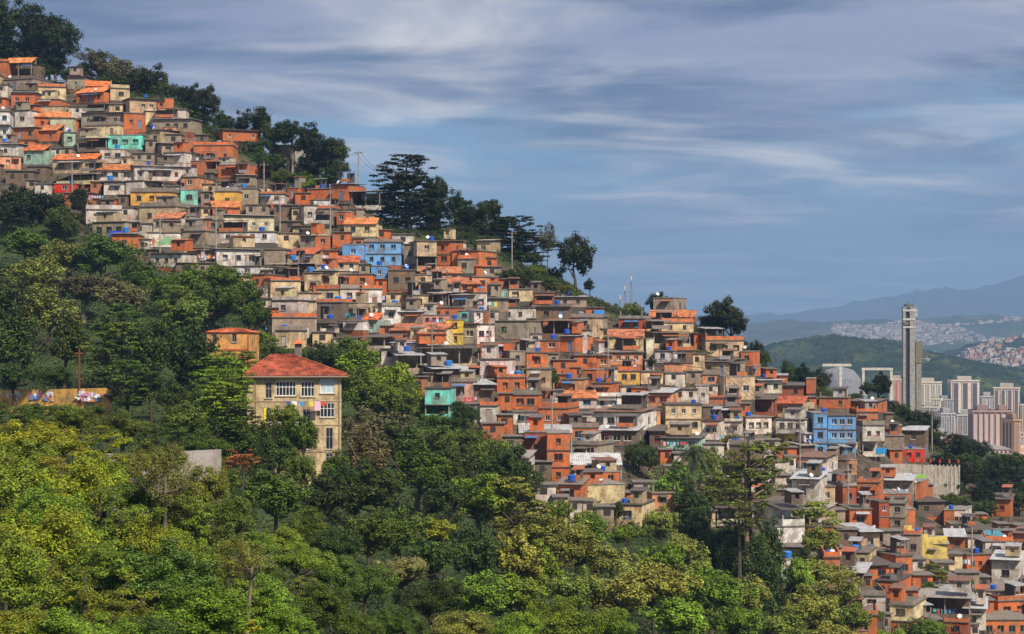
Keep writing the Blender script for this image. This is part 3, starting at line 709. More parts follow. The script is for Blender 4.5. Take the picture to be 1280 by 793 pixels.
# orange house behind the trees
d2 = 298.0; s2 = d2/F; b2 = at(285, 452, d2); H2 = empty('orange_house', b2, -.12); W2 = 54*s2; z2 = 36*s2
hol = [((293-285)*s2-.35, (293-285)*s2+.35, (452-428)*s2, (452-417)*s2), ((268-285)*s2-.3, (268-285)*s2+.3, (452-428)*s2, (452-417)*s2)]
mb = MB(); holed(mb, W2, z2+6, -6, hol, lambda x,y,z:(x,y,z)); mb.quad((W2/2,0,-6),(W2/2,6,-6),(W2/2,6,z2),(W2/2,0,z2)); mb.quad((-W2/2,0,-6),(-W2/2,6,-6),(-W2/2,6,z2),(-W2/2,0,z2)); mb.quad((-W2/2,6,-6),(W2/2,6,-6),(W2/2,6,z2),(-W2/2,6,z2))
mb.quad((-W2/2+.2,.5,0),(W2/2-.2,.5,0),(W2/2-.2,.5,z2),(-W2/2+.2,.5,z2))
mb.build('wall', M_WALL, H2, (.82,.40,.12))
for a in hol:
    f = link('window', WM['c'][0], H2, (.3,.3,.3)); f.location = ((a[0]+a[1])/2, .06, a[2]); f.scale = ((a[1]-a[0])/.75,1,(a[3]-a[2])/.8); link('pane', WM['c'][1], f)
MB().box(-W2/2-.05, W2/2+.05, -.08, -.004, 1.6, 1.85).build('cornice', M_CONC, H2, (.5,.12,.05))
hip_roof(W2, 6, z2+.02, 0.55, .2, (-W2/6, W2/6), M_TILE, H2, (.62,.16,.06))
MB().tube([(W2/2-.1,-.08,-4),(W2/2-.1,-.08,z2-.05)], .07, 6).build('drainpipe', M_PAINT, H2, (.4,.15,.06))
tag(H2, 'small bright orange house with red roof, half hidden by trees', 'house')

def plainwall(name, pts, th, col, label, cat, below=3, mat=M_WALL):
    """pts: (u, vtop, vbottom, d); a wall of real thickness"""
    r = empty(name, at(pts[0][0], pts[0][2], pts[0][3])); mb = MB(); o = r.location
    for a, b in zip(pts, pts[1:]):
        A0, A1 = at(a[0], a[2], a[3])-o, at(a[0], a[1], a[3])-o; B0, B1 = at(b[0], b[2], b[3])-o, at(b[0], b[1], b[3])-o
        A0.z -= below; B0.z -= below; k = Vector((0, th, 0))
        mb.quad(A0, B0, B1, A1); mb.quad(A0+k, A1+k, B1+k, B0+k); mb.quad(A1, B1, B1+k, A1+k); mb.quad(A0, A1, A1+k, A0+k); mb.quad(B0, B0+k, B1+k, B1)
    w = mb.build('wall_panel', mat, r, col)
    tag(r, label, cat); return r
# long retaining wall with buttresses under the red house
r = plainwall('retaining_wall', [(1068,582,606,374),(1130,580,605,384),(1200,584,606,392)], .5, (.42,.38,.32), 'long stained grey retaining wall with vertical ribs', 'wall')
for i in range(16):
    u = lerp(1126, 1199, i/15); d = lerp(384, 392, i/15); p = at(u, 605, d-.4)-r.location
    MB().box(p.x-.15, p.x+.15, p.y, p.y+.35, p.z-2, p.z+3.7).build('buttress', M_CONC, r, (.45,.42,.37))
for i, u in enumerate((1143,1153,1163,1175,1187,1198)):    # red drums on the parapet
    d = lerp(384, 392, (u-1130)/70); p = at(u, 580, d)
    pt = empty('drum', p+Vector((0,.25,.15))); pt.scale = (.7,.7,.7); MB().lathe([(.3,0),(.34,.05),(.31,.45),(.34,.9),(.3,.95)], 12).build('drum_body', M_PLAST, pt, (.42,.05,.03))
    MB().lathe([(.36,.955),(.36,1.0),(.05,1.02)], 12).build('lid', M_PLAST, pt, (.4,.04,.03))
    pt['category'] = 'drum'; pt['group'] = 'red drums on the wall'; pt['label'] = f"red drum on the ribbed grey wall, {['first','second','third','fourth','fifth','sixth'][i]} from the left"
# stepped yellow wall
plainwall('stepped_wall', [(1130,657,680,329),(1140,657,682,329),(1140.2,662,684,329),(1150,662,684,329),(1150.2,668,688,329),(1160,668,690,329),(1160.2,672,690,329),(1184,670,692,329)], .25, (.78,.62,.16), 'stepped bright yellow wall between the brick houses', 'wall', 2)
# graffiti wall by the road on the left
r = plainwall('painted_wall', [(-60,489,506,262),(60,487,506,258),(140,485,504,254)],   .3, (.85,.50,.12), 'low orange wall painted with white and coloured graffiti', 'wall', 5)
rg = random.Random(5)
for i in range(70):
    u = rg.uniform(-10, 66) if i < 40 else rg.uniform(98,136); d = 258-.03; p = at(u, rg.uniform(492, 501), d-2.2)-r.location; w = rg.uniform(.25,.8); h = rg.uniform(.2,.55)
    q = MB(); n = 9; c = Vector((p.x, p.y+1.9+((lambda uu: 0)(u)), p.z)); ring = []
    # yy: follow the wall face
    yy = lerp(262, 258, (u+60)/120) if u < 60 else lerp(258, 254, (u-60)/80); yy = yy-r.location.y-.16-rg.uniform(0,.1)
    for k in range(n):
        t = 2*PI*k/n; rr = rg.uniform(.6, 1.2); ring.append((c.x+math.cos(t)*w*rr, yy, c.z+math.sin(t)*h*rr))
    q.v = ring+[(x, y+.12, z) for x, y, z in ring]; q.f = [tuple(range(n))[::-1], tuple(range(n, 2*n))]+[(k,(k+1)%n,n+(k+1)%n,n+k) for k in range(n)]
    q.build('graffiti', M_PAINT, r, rg.choice([(.75,.75,.75),(.75,.75,.75),(.5,.5,.65),(.6,.2,.3),(.15,.2,.45),(.75,.3,.1)]))
# pale parapet wall behind the front shrubs
plainwall('parapet_wall', [(120,568,600,128),(200,566,598,132),(276,562,592,136)], .35, (.40,.37,.34), 'pale concrete wall behind the foreground shrubs', 'wall', 3)

# reddish post
p = at(99, 505, 256); q = empty('utility_post', p); MB().tube([(0,0,-5),(0,0,1),(0,0,7.0)], [.18,.16,.11], 8).build('pole', M_BARK, q, (.20,.055,.035)); MB().box(-.5,.5,-.06,.06,6.4,6.55).build('crossarm', M_BARK, q, (.3,.1,.06))
tag(q, 'rust red post standing by the orange painted wall', 'post')

# big white sheet roofs and terrace under them
def canopy(u0, u1, vt, vb, d, dep, ph, col, label, posts=3, kind='canopy'):
    s = d/F; r = empty(kind, at((u0+u1)/2, vb, d)-Vector((0,0,ph))); W = (u1-u0)*s
    o = wave_sheet(W, -.4, ph, dep, ph+(vb-vt)*s, .35, .05, .06).build('roof_sheet', M_SHEET, r, tuple(c_*.8 for c_ in col))
    for i in range(posts):
        x = lerp(-W/2+.2, W/2-.2, i/(posts-1)); MB().box(x-.08, x+.08, .0, .16, -3, ph-.05).build('post', M_CONC, r, (.4,.38,.35))
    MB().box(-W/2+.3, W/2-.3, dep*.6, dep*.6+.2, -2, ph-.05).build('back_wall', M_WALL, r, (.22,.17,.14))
    MB().box(-W/2+.3, W/2-.3, .2, dep, -1.5, 0).build('terrace_slab', M_CONC, r, (.3,.28,.26))
    tag(r, label, 'canopy'); return r
canopy(712, 778, 569, 581, depth(745, 592)-1, 6, 2.1, (.78,.80,.82), 'large white corrugated canopy beside the big orange house', 4)
canopy(648, 716, 533, 541, depth(690, 545)-6, 7, 1.2, (.62,.62,.62), 'long pale sheet canopy above the tall orange house', 3)
canopy(724, 764, 606, 614, depth(740, 612)-3.5, 3, 1.6, (.82,.84,.88), 'small white awning over the cream house below the canopy', 3)
canopy(757, 796, 536, 546, depth(775, 550)-3, 3, 1.8, (.62,.06,.07), 'red awning over a dark shopfront', 3)
canopy(1142, 1222, 736, 748, depth(1180, 750)-2, 8, 2.0, (.50,.53,.57), 'wide blue-grey corrugated canopy near the bottom right', 5)
canopy(1100, 1146, 594, 603, depth(1120, 604)-1, 5, 1.8, (.68,.74,.82), 'pale blue canopy roof above the terrace near the ribbed wall', 4)
canopy(996, 1046, 586, 602, depth(1020, 605)-2, 8, 1.8, (.50,.52,.56), 'grey canopy behind the tall pine, right side', 3)
canopy(1226, 1257, 665, 674, depth(1240, 676)-1, 5, 1.6, (.10,.40,.55), 'teal blue canopy on a terrace at the right', 3)
# big green sign
p = at(1151, 600, depth(1151,600)-9); q = empty('sign_board', p); MB().box(-.95,.95,-.05,.05,0,1.0).build('panel', M_PAINT, q, (.25,.55,.08)); 
for x in (-.8,.8): MB().box(x-.05,x+.05,.06,.14,-2.5,1).build('post', M_PAINT, q, (.2,.2,.2))
tag(q, 'small green board on posts by the ribbed wall', 'sign')
# blue tarpaulins: hung sheets with folds
def tarp(u0, u1, vt, vb, d, col, label):
    s = d/F; r = empty('tarpaulin', at((u0+u1)/2, vb, d)); W = (u1-u0)*s; H = (vb-vt)*s; mb = MB(); n = 14
    for i in range(n+1):
        x = lerp(-W/2, W/2, i/n); y = .12*math.sin(i*1.7)+.05*math.sin(i*4)
        mb.v += [(x,y,.0+.06*math.sin(i*2.3)),(x,y*.4,H*.5),(x,.02*math.sin(i),H),(x,.04+y,.06*math.sin(i*2.3)),(x,.04+y*.4,H*.5),(x,.04+.02*math.sin(i),H)]
    for i in range(n):
        a = i*6; mb.f += [(a,a+6,a+7,a+1),(a+1,a+7,a+8,a+2),(a+4,a+10,a+9,a+3),(a+5,a+11,a+10,a+4),(a+2,a+8,a+11,a+5),(a+3,a+9,a+6,a)]
    mb.build('sheet', M_CLOTH, r, col)
    for x in (-W/2, W/2): MB().tube([(x,.1,-1.5),(x,.1,H+.1)], .04, 5).build('pole', M_PAINT, r, (.3,.25,.2))
    tag(r, label, 'tarpaulin')
tarp(743, 755, 388, 399, depth(749,400)-3, (.04,.30,.75), 'square blue tarpaulin at the ridge below the bushes')
tarp(137, 157, 289, 296, depth(147,297)-1.6, (.02,.08,.60), 'deep blue tarpaulin across a grey house by the left trees')
tarp(277, 293, 231, 240, depth(285,241)-1.5, (.03,.16,.55), 'crumpled blue tarpaulin above the amber house')
tarp(1095, 1108, 560, 568, depth(1100,570)-4, (.04,.3,.6), 'blue sheet hung beside the tall bright blue house')
tarp(353, 372, 379, 388, depth(360,390)-2.5, (.12,.40,.75), 'light blue sheet hung on a terrace above the big tree')
tarp(432, 444, 392, 398, depth(440,400)-3, (.03,.35,.4), 'teal sheet on a roof near the narrow white house')
tarp(630, 638, 406, 413, depth(634,414)-2, (.08,.60,.42), 'small mint green sheet hanging on a grey wall')
# washing lines on the slope
GARB = [(.7,.7,.7),(.6,.06,.1),(.1,.2,.55),(.7,.4,.5),(.75,.6,.1),(.1,.4,.4),(.5,.5,.7)]
def washing(u, v, n, seed):
    rr = random.Random(seed); d = depth(u, v+8)-2.2; q = empty('clothesline', at(u, v, d)); W = n*.55
    MB().tube([(-W/2-.2,0,.12),(0,0,0),(W/2+.2,0,.12)], .015, 4).build('line', M_PAINT, q, (.4,.4,.4))
    for x in (-W/2-.2, W/2+.2): MB().tube([(x,.02,-1.6),(x,.02,.3)], .035, 5).build('pole', M_PAINT, q, (.3,.28,.25))
    for i in range(n):
        x = -W/2+.3+i*.55; w = rr.uniform(.3,.5); h = rr.uniform(.4,.9); MB().box(x-w/2, x+w/2, -.012, .012, -h+.03, .03).build('garment', M_CLOTH, q, rr.choice(GARB))
    q['category'] = 'clothesline'; q['group'] = 'washing lines on the hillside'; pend(q, 'washing line of mixed clothes', u, v)
for i, (u, v, n) in enumerate([(222,192,6),(120,245,6),(292,240,4),(345,408,7),(262,320,8),(402,320,5),(610,378,6),(664,432,5),(588,497,4),(545,400,4),(700,450,5),(160,226,5),(1085,600,6),(1120,612,8),(1205,700,6),(1180,762,6),(843,553,7),(742,438,4),(470,370,6),(1125,640,5),(905,545,5),(660,520,5)]): washing(u, v, n, i)

# utility poles with crossarms
for i, (u, v, h) in enumerate([(448,240,9),(413,300,10),(492,268,9),(270,330,11),(640,345,9),(612,452,9),(905,520,9),(690,560,8),(350,300,9),(200,330,9),(1060,640,8),(1165,560,8),(760,480,9),(540,470,9),(330,250,8),(90,240,8),(1000,590,9),(1215,720,8)]):
    d = depth(u, v)-1; p = at(u, v, d); q = empty('utility_pole', p); MB().tube([(0,0,-2),(0,0,h)], [.16,.1], 8).build('pole', M_CONC, q, (.35,.33,.3))
    MB().box(-.9,.9,-.06,.06,h-.7,h-.58).build('crossarm', M_BARK, q, (.2,.15,.1))
    for x in (-.75,0,.75): MB().lathe([(.05,h-.57),(.06,h-.5),(.03,h-.42)], 6, (x,0)).build('insulator', M_PAINT, q, (.3,.3,.3))
    q['category'] = 'utility pole'; q['group'] = 'power poles among the houses'; pend(q, 'thin grey power pole', u, v-h*F/d)
PL = [o for o in COL.objects if o.name.startswith('utility_pole')]; done = 0
for i, a_ in enumerate(PL):
    nb_ = sorted([b_ for b_ in PL if b_ is not a_], key=lambda b_: (b_.location-a_.location).length)[0]
    if (nb_.location-a_.location).length > 70: continue
    q = empty('power_cable', a_.location+Vector((0,0,8.3))); v1 = nb_.location+Vector((0,0,8.3))-q.location
    for dy in (-.5,.5): MB().tube([Vector((dy,0,0))+v1*t_+Vector((0,0,-4*1.4*t_*(1-t_))) for t_ in [k/8 for k in range(9)]], .035, 4).build('wire', M_BARK, q, (.03,.03,.03))
    q['category'] = 'power cable'; q['group'] = 'cables slung over the houses'; uu, vv = uv(q.location); pend(q, 'sagging black power cable', uu, vv)
# antenna masts on the ridge
for u, v0, v1, lab in ((789,384,342,'tallest lattice antenna mast on the ridge'),(781,384,356,'middle antenna mast on the ridge, second from right'),(775,384,369,'shortest antenna mast on the ridge, leftmost of three')):
    d = 415; p = at(u, v0+12, d); h = (v0+12-v1)*d/F; q = empty('antenna_mast', p); m_ = MB(); a = .35
    for k in range(3):
        t = 2*PI*k/3; m_.tube([(a*math.cos(t),a*math.sin(t),-2),(a*.4*math.cos(t),a*.4*math.sin(t),h)], .045, 4)
    z = 0; k = 0
    while z < h-.8:
        f0 = 1-.6*z/h; f1 = 1-.6*(z+.8)/h
        for j in range(3):
            t0 = 2*PI*j/3; t1 = 2*PI*(j+1)/3; m_.tube([(a*f0*math.cos(t0),a*f0*math.sin(t0),z),(a*f1*math.cos(t1),a*f1*math.sin(t1),z+.8)], .025, 3)
        z += .8
    m_.build('lattice', M_PAINT, q, (.30,.30,.31))
    for z, yy in ((h*.75,.3),(h*.9,-.3)): MB().box(-.12,.12,yy-.1,yy+.1,z-.6,z+.4).build('antenna', M_PAINT, q, (.55,.55,.55))
    tag(q, lab, 'antenna mast', 'masts on the ridge')
# the old building among the ridge trees (345,185)-(376,208)
d3 = 458; s3 = d3/F; q = empty('ruined_building', at(356, 212, d3), -.2); W3 = 40*s3; z3 = 29*s3
hol = [(lerp(-W3/2,W3/2,(i+.5)/4)-.5, lerp(-W3/2,W3/2,(i+.5)/4)+.5, 1.9, 3.4) for i in range(4)]
mb = MB(); holed(mb, W3, z3+4, -4, hol, lambda x,y,z:(x,y,z), .3); mb.quad((W3/2,0,-4),(W3/2,8,-4),(W3/2,8,z3),(W3/2,0,z3)); mb.quad((-W3/2,8,-4),(W3/2,8,-4),(W3/2,8,z3),(-W3/2,8,z3)); mb.quad((-W3/2,0,-4),(-W3/2,8,-4),(-W3/2,8,z3),(-W3/2,0,z3)); mb.quad((-W3/2+.3,.7,0),(W3/2-.3,.7,0),(W3/2-.3,.7,z3),(-W3/2+.3,.7,z3))
mb.build('wall', M_WALL, q, (.45,.40,.36)); MB().box(-W3/2-.3, W3/2+.3, -.3, 8.2, z3+.003, z3+.35).build('cornice', M_CONC, q, (.4,.37,.34)); MB().box(W3/2-1.2, W3/2+.1, -.25, -.01, -3, z3+1.6).build('pilaster', M_CONC, q, (.6,.57,.53))
tag(q, 'old grey building half hidden by the dark ridge trees', 'building')

# the tall square concrete tower
dT = 900; sT = dT/F; gz = -86; ptop = at(1135.5, 384, dT); T = empty('concrete_tower', (ptop.x, dT, gz), -.08); Ht = ptop.z-gz; w = 2.65
mb = MB().box(-w, -w*.55, -w, w, 0, Ht); mb.box(w*.12, w, -w, w, 0, Ht); mb.build('shaft', M_CONC, T, (.38,.36,.35))
MB().box(-w*.545, w*.115, -w*.7, w*.9, 0, Ht-.5).build('window_strip', M_DARK, T)
for z in (Ht-6, Ht-9.5, Ht-2): MB().box(-w-.12, w+.12, -w-.15, -w-.003, z, z+.9).build('band', M_CONC, T, (.62,.60,.58))
MB().box(-w*.95, -w*.1, -w-.5, -w-.004, Ht-8, Ht-6.6).build('balcony', M_CONC, T, (.2,.19,.18))
MB().box(-w*.7, w*.7, -w*.7, w*.7, Ht+.003, Ht+1.3).build('roof_house', M_CONC, T, (.18,.17,.17))
rr = random.Random(8)
for i in range(7):
    x, y = rr.uniform(-w*.8,w*.8), rr.uniform(-w*.8,w*.8); MB().tube([(x,y,Ht),(x,y,Ht+rr.uniform(1.6,4.2))], .09, 5).build('antenna', M_PAINT, T, (.15,.15,.16))
for z in (Ht-3.5, Ht-1.5): o = MB().lathe([(.1,0),(.7,.2),(1.0,.5)], 12).build('dish', M_PAINT, T, (.35,.35,.35)); o.location = (w+.3, -1, z); o.rotation_euler = (PI/2,0,.6)
tag(T, 'tall square concrete tower with a dark vertical slot and antennas', 'tower')
# loudspeaker-like boxes of the bridge behind the tower
q = empty('service_tower', (at(1148,440,930).x, 930, gz)); zt = at(0,427,930).z-gz; MB().box(-1.2,1.2,-1.2,1.2,0,zt-10).build('shaft', M_CONC, q, (.3,.28,.22)); MB().box(-1.5,1.5,-1.5,1.5,zt-9.99,zt).build('head', M_CONC, q, (.22,.20,.14))
tag(q, 'thin brownish service tower just right of the square concrete tower', 'tower')
# gantry frames and the grey dome behind
def gantry(u0, u1, um, vt, vb, d, lab, posts):
    s = d/F; q = empty('gantry', (at((u0+u1)/2,0,d).x, d, gz)); z = at(0,vt,d).z-gz; W = (u1-u0)*s
    MB().box(-W/2, W/2, -.7, .7, z-1.1, z).build('beam', M_CONC, q, (.66,.62,.56))
    for u in posts: x = (u-(u0+u1)/2)*s; MB().box(x-.6, x+.6, -.6, .6, 0, z-1.103).build('post', M_CONC, q, (.66,.62,.56))
    tag(q, lab, 'gantry')
gantry(1028, 1064, 0, 455, 490, 880, 'T-shaped pale concrete gantry before the grey stadium roof', (1050.5,))
gantry(1077, 1116, 0, 460, 478, 940, 'wide pale portal gantry left of the concrete tower', (1079, 1114))
q = empty('stadium_roof', (at(1050,0,1100).x, 1100, gz)); z = at(0,459,1100).z-gz; R = 9.5
mb = MB(); mb.lathe([(R*1.25,0),(R*1.2,z-7),(R*1.0,z-4),(R*.75,z-1.8),(R*.4,z-.5),(.5,z)], 40); mb.build('dome', M_CONC, q, (.22,.23,.27), smooth=True)
for k in range(20):
    t = 2*PI*k/20; MB().tube([(R*1.2*math.cos(t),R*1.2*math.sin(t),z-6.9),(R*.78*math.cos(t),R*.78*math.sin(t),z-1.8),(.5*math.cos(t),.5*math.sin(t),z+.1)], .22, 4).build('rib', M_CONC, q, (.35,.35,.38))
tag(q, 'dark grey ribbed dome roof behind the T-shaped gantry', 'dome')

# ---------------------------------------------------------------- city on the plain
def strip_building(u0, u1, vt, d, col, strips, sc, lab, dep=22, crown=True, floors=True, grp=None):
    s = d/F; q = empty('apartment_tower', (at((u0+u1)/2,0,d).x, d, gz), 0); W = (u1-u0)*s; Ht = at(0,vt,d).z-gz
    q.rotation_euler.z = random.Random(int(u0)).uniform(-.3,.1)
    MB().box(-W/2, W/2, 0, dep, 0, Ht).build('wall', M_CONC, q, col)
    n = max(1, strips)
    for i in range(n):
        x = lerp(-W/2, W/2, (i+.5)/n); ww = W/n*.26
        m_ = MB().box(x-ww, x+ww, -.35, -.01, 2, Ht-3)
        m_.build('window_strip', M_DARK if sc is None else M_PAINT, q, sc)
        if floors: MB().box(x-ww-.5, x-ww-.05, -.9, -.01, 0, Ht-1.5).build('pier', M_CONC, q, tuple(min(.85, c*1.1) for c in col))
    for y in (dep*.2, dep*.5, dep*.8):
        MB().box(-W/2-.2, -W/2-.01, y-1.2, y+1.2, 2, Ht-3).build('window_strip', M_DARK, q); MB().box(W/2+.01, W/2+.2, y-1.2, y+1.2, 2, Ht-3).build('window_strip', M_DARK, q)
    if crown: MB().box(-W/4, W/4, dep*.2, dep*.7, Ht+.003, Ht+3.2).build('roof_house', M_CONC, q, tuple(c*.8 for c in col)); MB().box(-W/2-.2, W/2+.2, -.95, dep+.2, Ht-1.2, Ht+.0).build('cornice', M_CONC, q, tuple(min(.85,c*1.05) for c in col))
    q['category'] = 'tower block' if Ht > 35 else 'city block'; q['label'] = lab
    if grp: q['group'] = grp
cw = (.80,.71,.58)
for a in [(1111,1130,474,1900,(.78,.62,.50),3,(.45,.12,.05),'cream and orange striped tower block left of the concrete tower'),
          (1143,1177,477,1950,cw,5,(.30,.28,.27),'wide pale tower block just right of the concrete tower'),
          (1189,1224,475,1850,cw,3,(.10,.08,.09),'tallest cream tower block with three dark window columns'),
          (1242,1274,484,1800,(.76,.68,.55),4,(.14,.10,.10),'cream tower block near the right edge with dark columns'),
          (1226,1243,495,1850,(.62,.60,.58),2,(.35,.33,.32),'low pale block between the two cream tower blocks'),
          (1163,1176,498,1800,(.70,.66,.50),2,(.4,.35,.3),'small yellowish block below the wide pale tower block'),
          (1172,1192,499,1850,(.45,.45,.44),3,(.2,.2,.2),'small grey block left of the tallest cream tower'),
          (1216,1243,513,1350,(.46,.30,.26),4,(.5,.42,.42),'maroon apartment block with pale bands, left one'),
          (1244,1265,513,1360,(.52,.36,.28),3,(.55,.48,.42),'maroon and cream apartment block, right one'),
          (1266,1276,524,1300,(.58,.34,.20),1,(.3,.2,.15),'narrow orange apartment block near the right edge'),
          (1276,1300,505,1500,(.68,.60,.48),2,(.2,.2,.2),'cream apartment block cut by the right edge'),
          (1176,1194,516,1500,(.55,.53,.52),3,(.2,.2,.2),'grey-white apartment block behind the ridge trees'),
          (1196,1214,518,1500,(.62,.60,.57),3,(.25,.22,.2),'pale apartment block left of the maroon blocks'),
          (1150,1172,508,1600,(.62,.58,.54),4,(.25,.22,.2),'pale low apartment block under the wide tower block'),
          (1132,1150,510,1600,(.55,.52,.5),2,(.25,.22,.2),'grey apartment block behind the concrete tower base')]:
    strip_building(a[0], a[1], a[2], a[3], a[4], a[5], a[6], a[7], grp='city towers on the plain')
rc = random.Random(77); nb = 0
for k in range(60):
    u = rc.uniform(1165, 1300); d = rc.uniform(800, 1900); v = V0+(86-rc.uniform(7,22))/d*F
    if v > 590 or v < 500: continue
    w = rc.uniform(9, 22)*F/d; nb += 1
    s = d/F; q = empty('city_building', (at(u,0,d).x, d, gz), rc.uniform(-.4,.4)); W = w*s; Hb = -at(0,v,d).z; Hb = 86-Hb; dp = rc.uniform(9,16)
    c = rc.choice([(.62,.58,.52),(.55,.42,.36),(.66,.64,.62),(.5,.30,.22),(.45,.43,.42),(.68,.58,.42)])
    MB().box(-W/2, W/2, 0, dp, 0, Hb).build('wall', M_CONC, q, c)
    m_ = MB(); z = 1.3
    while z < Hb-1.6:
        x = -W/2+1
        while x < W/2-1.2: MB().box(x, x+1.2, -.1, -.01, z, z+1.2).build('window', M_DARK, q); x += 2.6
        z += 3
    if rc.random() < .5: wave_sheet(W+1, -.6, Hb+.1, dp+.5, Hb+1.4, 1.2, .1).build('roof', M_TILE, q, rc.choice([(.5,.2,.1),(.4,.38,.36)]))
    else: MB().box(-W/2-.2, W/2+.2, -.3, dp+.2, Hb+.003, Hb+.5).build('roof', M_CONC, q, (.4,.38,.36))
    q['category'] = 'city building'; q['group'] = 'low city buildings on the plain'
    hn = 'low' if Hb < 13 else 'mid-rise'
    PENDING.append((q, f"{hn} {'pale' if c[0]>.6 else 'brownish'} city building", u, v, 'c'))
MARKS += [(1206,490,'tallest cream tower block'),(1258,500,'right cream tower block'),(1230,525,'maroon apartment block'),(1160,490,'wide pale tower block')]

# ---------------------------------------------------------------- plain, hills
gp = MB().quad
g = MB(); n = 60; SZ = 19500
g.v = [(-SZ,-2600,gz),(SZ,-2600,gz),(SZ,SZ,gz),(-SZ,SZ,gz)]; g.f = [(0,1,2,3)]
m, t, b, N, L = nt('plain'); tc = N('ShaderNodeTexCoord'); n1 = noise(N, L, tc.outputs['Object'], .01, 8, .7); r = N('ShaderNodeValToRGB')
ramp(r, [(.35,(.03,.05,.02)),(.5,(.14,.13,.11)),(.6,(.24,.21,.18)),(.75,(.05,.07,.03))]); L(n1, r.inputs[0]); L(r.outputs[0], b.inputs['Base Color']); b.inputs['Roughness'].default_value = 1
tag(g.build('ground', m), kind='structure')
def forestmat(name, a, b_, c, sc):
    m, t, b, N, L = nt(name); tc = N('ShaderNodeTexCoord'); n1 = noise(N, L, tc.outputs['Object'], sc, 6, .65); r = N('ShaderNodeValToRGB')
    ramp(r, [(.36,a),(.52,b_),(.66,c)]); L(n1, r.inputs[0]); L(r.outputs[0], b.inputs['Base Color']); b.inputs['Roughness'].default_value = 1; b.inputs['Specular IOR Level'].default_value = 0
    return m
from mathutils import noise as mn
def hill_range(name, crest, d, dep, mat, bump, nx, lat=0):
    """crest: (u, v) points; a real massif: foot in front at the plain, crest at d, back slope"""
    mb = MB(); u0, u1 = crest[0][0], crest[-1][0]; ny = 28
    for j in range(ny+1):
        t = j/ny; y = d-dep+2*dep*t; f = math.sin(PI*t)**.8 if 0 < t < 1 else 0
        for i in range(nx+1):
            u = lerp(u0, u1, i/nx); v = interp(crest, u); x = (u-U0)/F*d; zc = (V0-v)/F*d-gz
            nz = mn.fractal(Vector((x/dep*2.4, y/dep*2.4, d*.01)), 1, 2, 6)
            z = gz-2+max(0, (zc+2)*f*(1+.25*nz*(1-f)))+bump*f*mn.fractal(Vector((x/dep*18, y/dep*18, 7)), 1, 2, 3)
            mb.v.append((x, y, z))
    w = nx+1
    for j in range(ny):
        for i in range(nx): a = j*w+i; mb.f.append((a, a+1, a+w+1, a+w))
    o = mb.build(name, mat, smooth=True); tag(o, kind='structure'); return mb
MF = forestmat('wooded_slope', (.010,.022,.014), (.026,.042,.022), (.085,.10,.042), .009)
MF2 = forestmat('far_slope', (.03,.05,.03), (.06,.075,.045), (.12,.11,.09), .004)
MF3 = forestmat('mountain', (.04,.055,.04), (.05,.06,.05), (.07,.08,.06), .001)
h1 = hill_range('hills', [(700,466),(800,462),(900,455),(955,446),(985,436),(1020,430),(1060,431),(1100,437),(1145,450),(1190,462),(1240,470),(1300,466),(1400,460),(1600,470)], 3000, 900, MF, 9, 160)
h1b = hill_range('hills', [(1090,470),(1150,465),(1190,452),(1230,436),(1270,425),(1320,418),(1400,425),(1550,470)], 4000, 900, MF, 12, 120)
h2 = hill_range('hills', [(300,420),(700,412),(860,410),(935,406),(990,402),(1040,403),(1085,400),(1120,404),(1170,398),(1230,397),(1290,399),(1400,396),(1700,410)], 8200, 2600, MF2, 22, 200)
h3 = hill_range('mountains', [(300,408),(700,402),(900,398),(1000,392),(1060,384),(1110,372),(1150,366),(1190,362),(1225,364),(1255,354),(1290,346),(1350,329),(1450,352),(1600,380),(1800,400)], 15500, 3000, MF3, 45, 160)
# wood on the near far-hill: clumps of crowns as one mass
rw = random.Random(4)
def surf(mb): return BVHTree.FromPolygons(mb.v, mb.f)
S1, S1b, S2 = surf(h1), surf(h1b), surf(h2)
def drop(S, x, y):
    h = S.ray_cast(Vector((x,y,2500)), Vector((0,0,-1))); return h[0].z if h[0] else None
ico = []
import bmesh
bm = bmesh.new(); bmesh.ops.create_icosphere(bm, subdivisions=1, radius=1); icv = [v.co.copy() for v in bm.verts]; icf = [tuple(v.index for v in f.verts) for f in bm.faces]; bm.free()
def blobs(name, S, cnt, ur, dr, size, mat, lab, col, cat='woods'):
    mb = MB(); k = 0
    while k < cnt:
        u = rw.uniform(*ur); d = rw.uniform(*dr); x = (u-U0)/F*d; z = drop(S, x, d); k += 1
        if z is None or z < gz+4: continue
        r_ = size*rw.uniform(.6,1.4); n = len(mb.v)
        for c in icv: q = c*r_*rw.uniform(.75,1.2); mb.v.append((x+q.x, d+q.y, z+r_*.35+q.z*.8))
        mb.f += [tuple(n+i for i in f) for f in icf]
    o = mb.build(name, mat, None, col); tag(o, lab, cat, None, 'stuff')
blobs('woods', S1, 9000, (940,1320), (2150,3050), 8, MF, 'dense green woods on the near side of the distant hill', (.04,.07,.02))
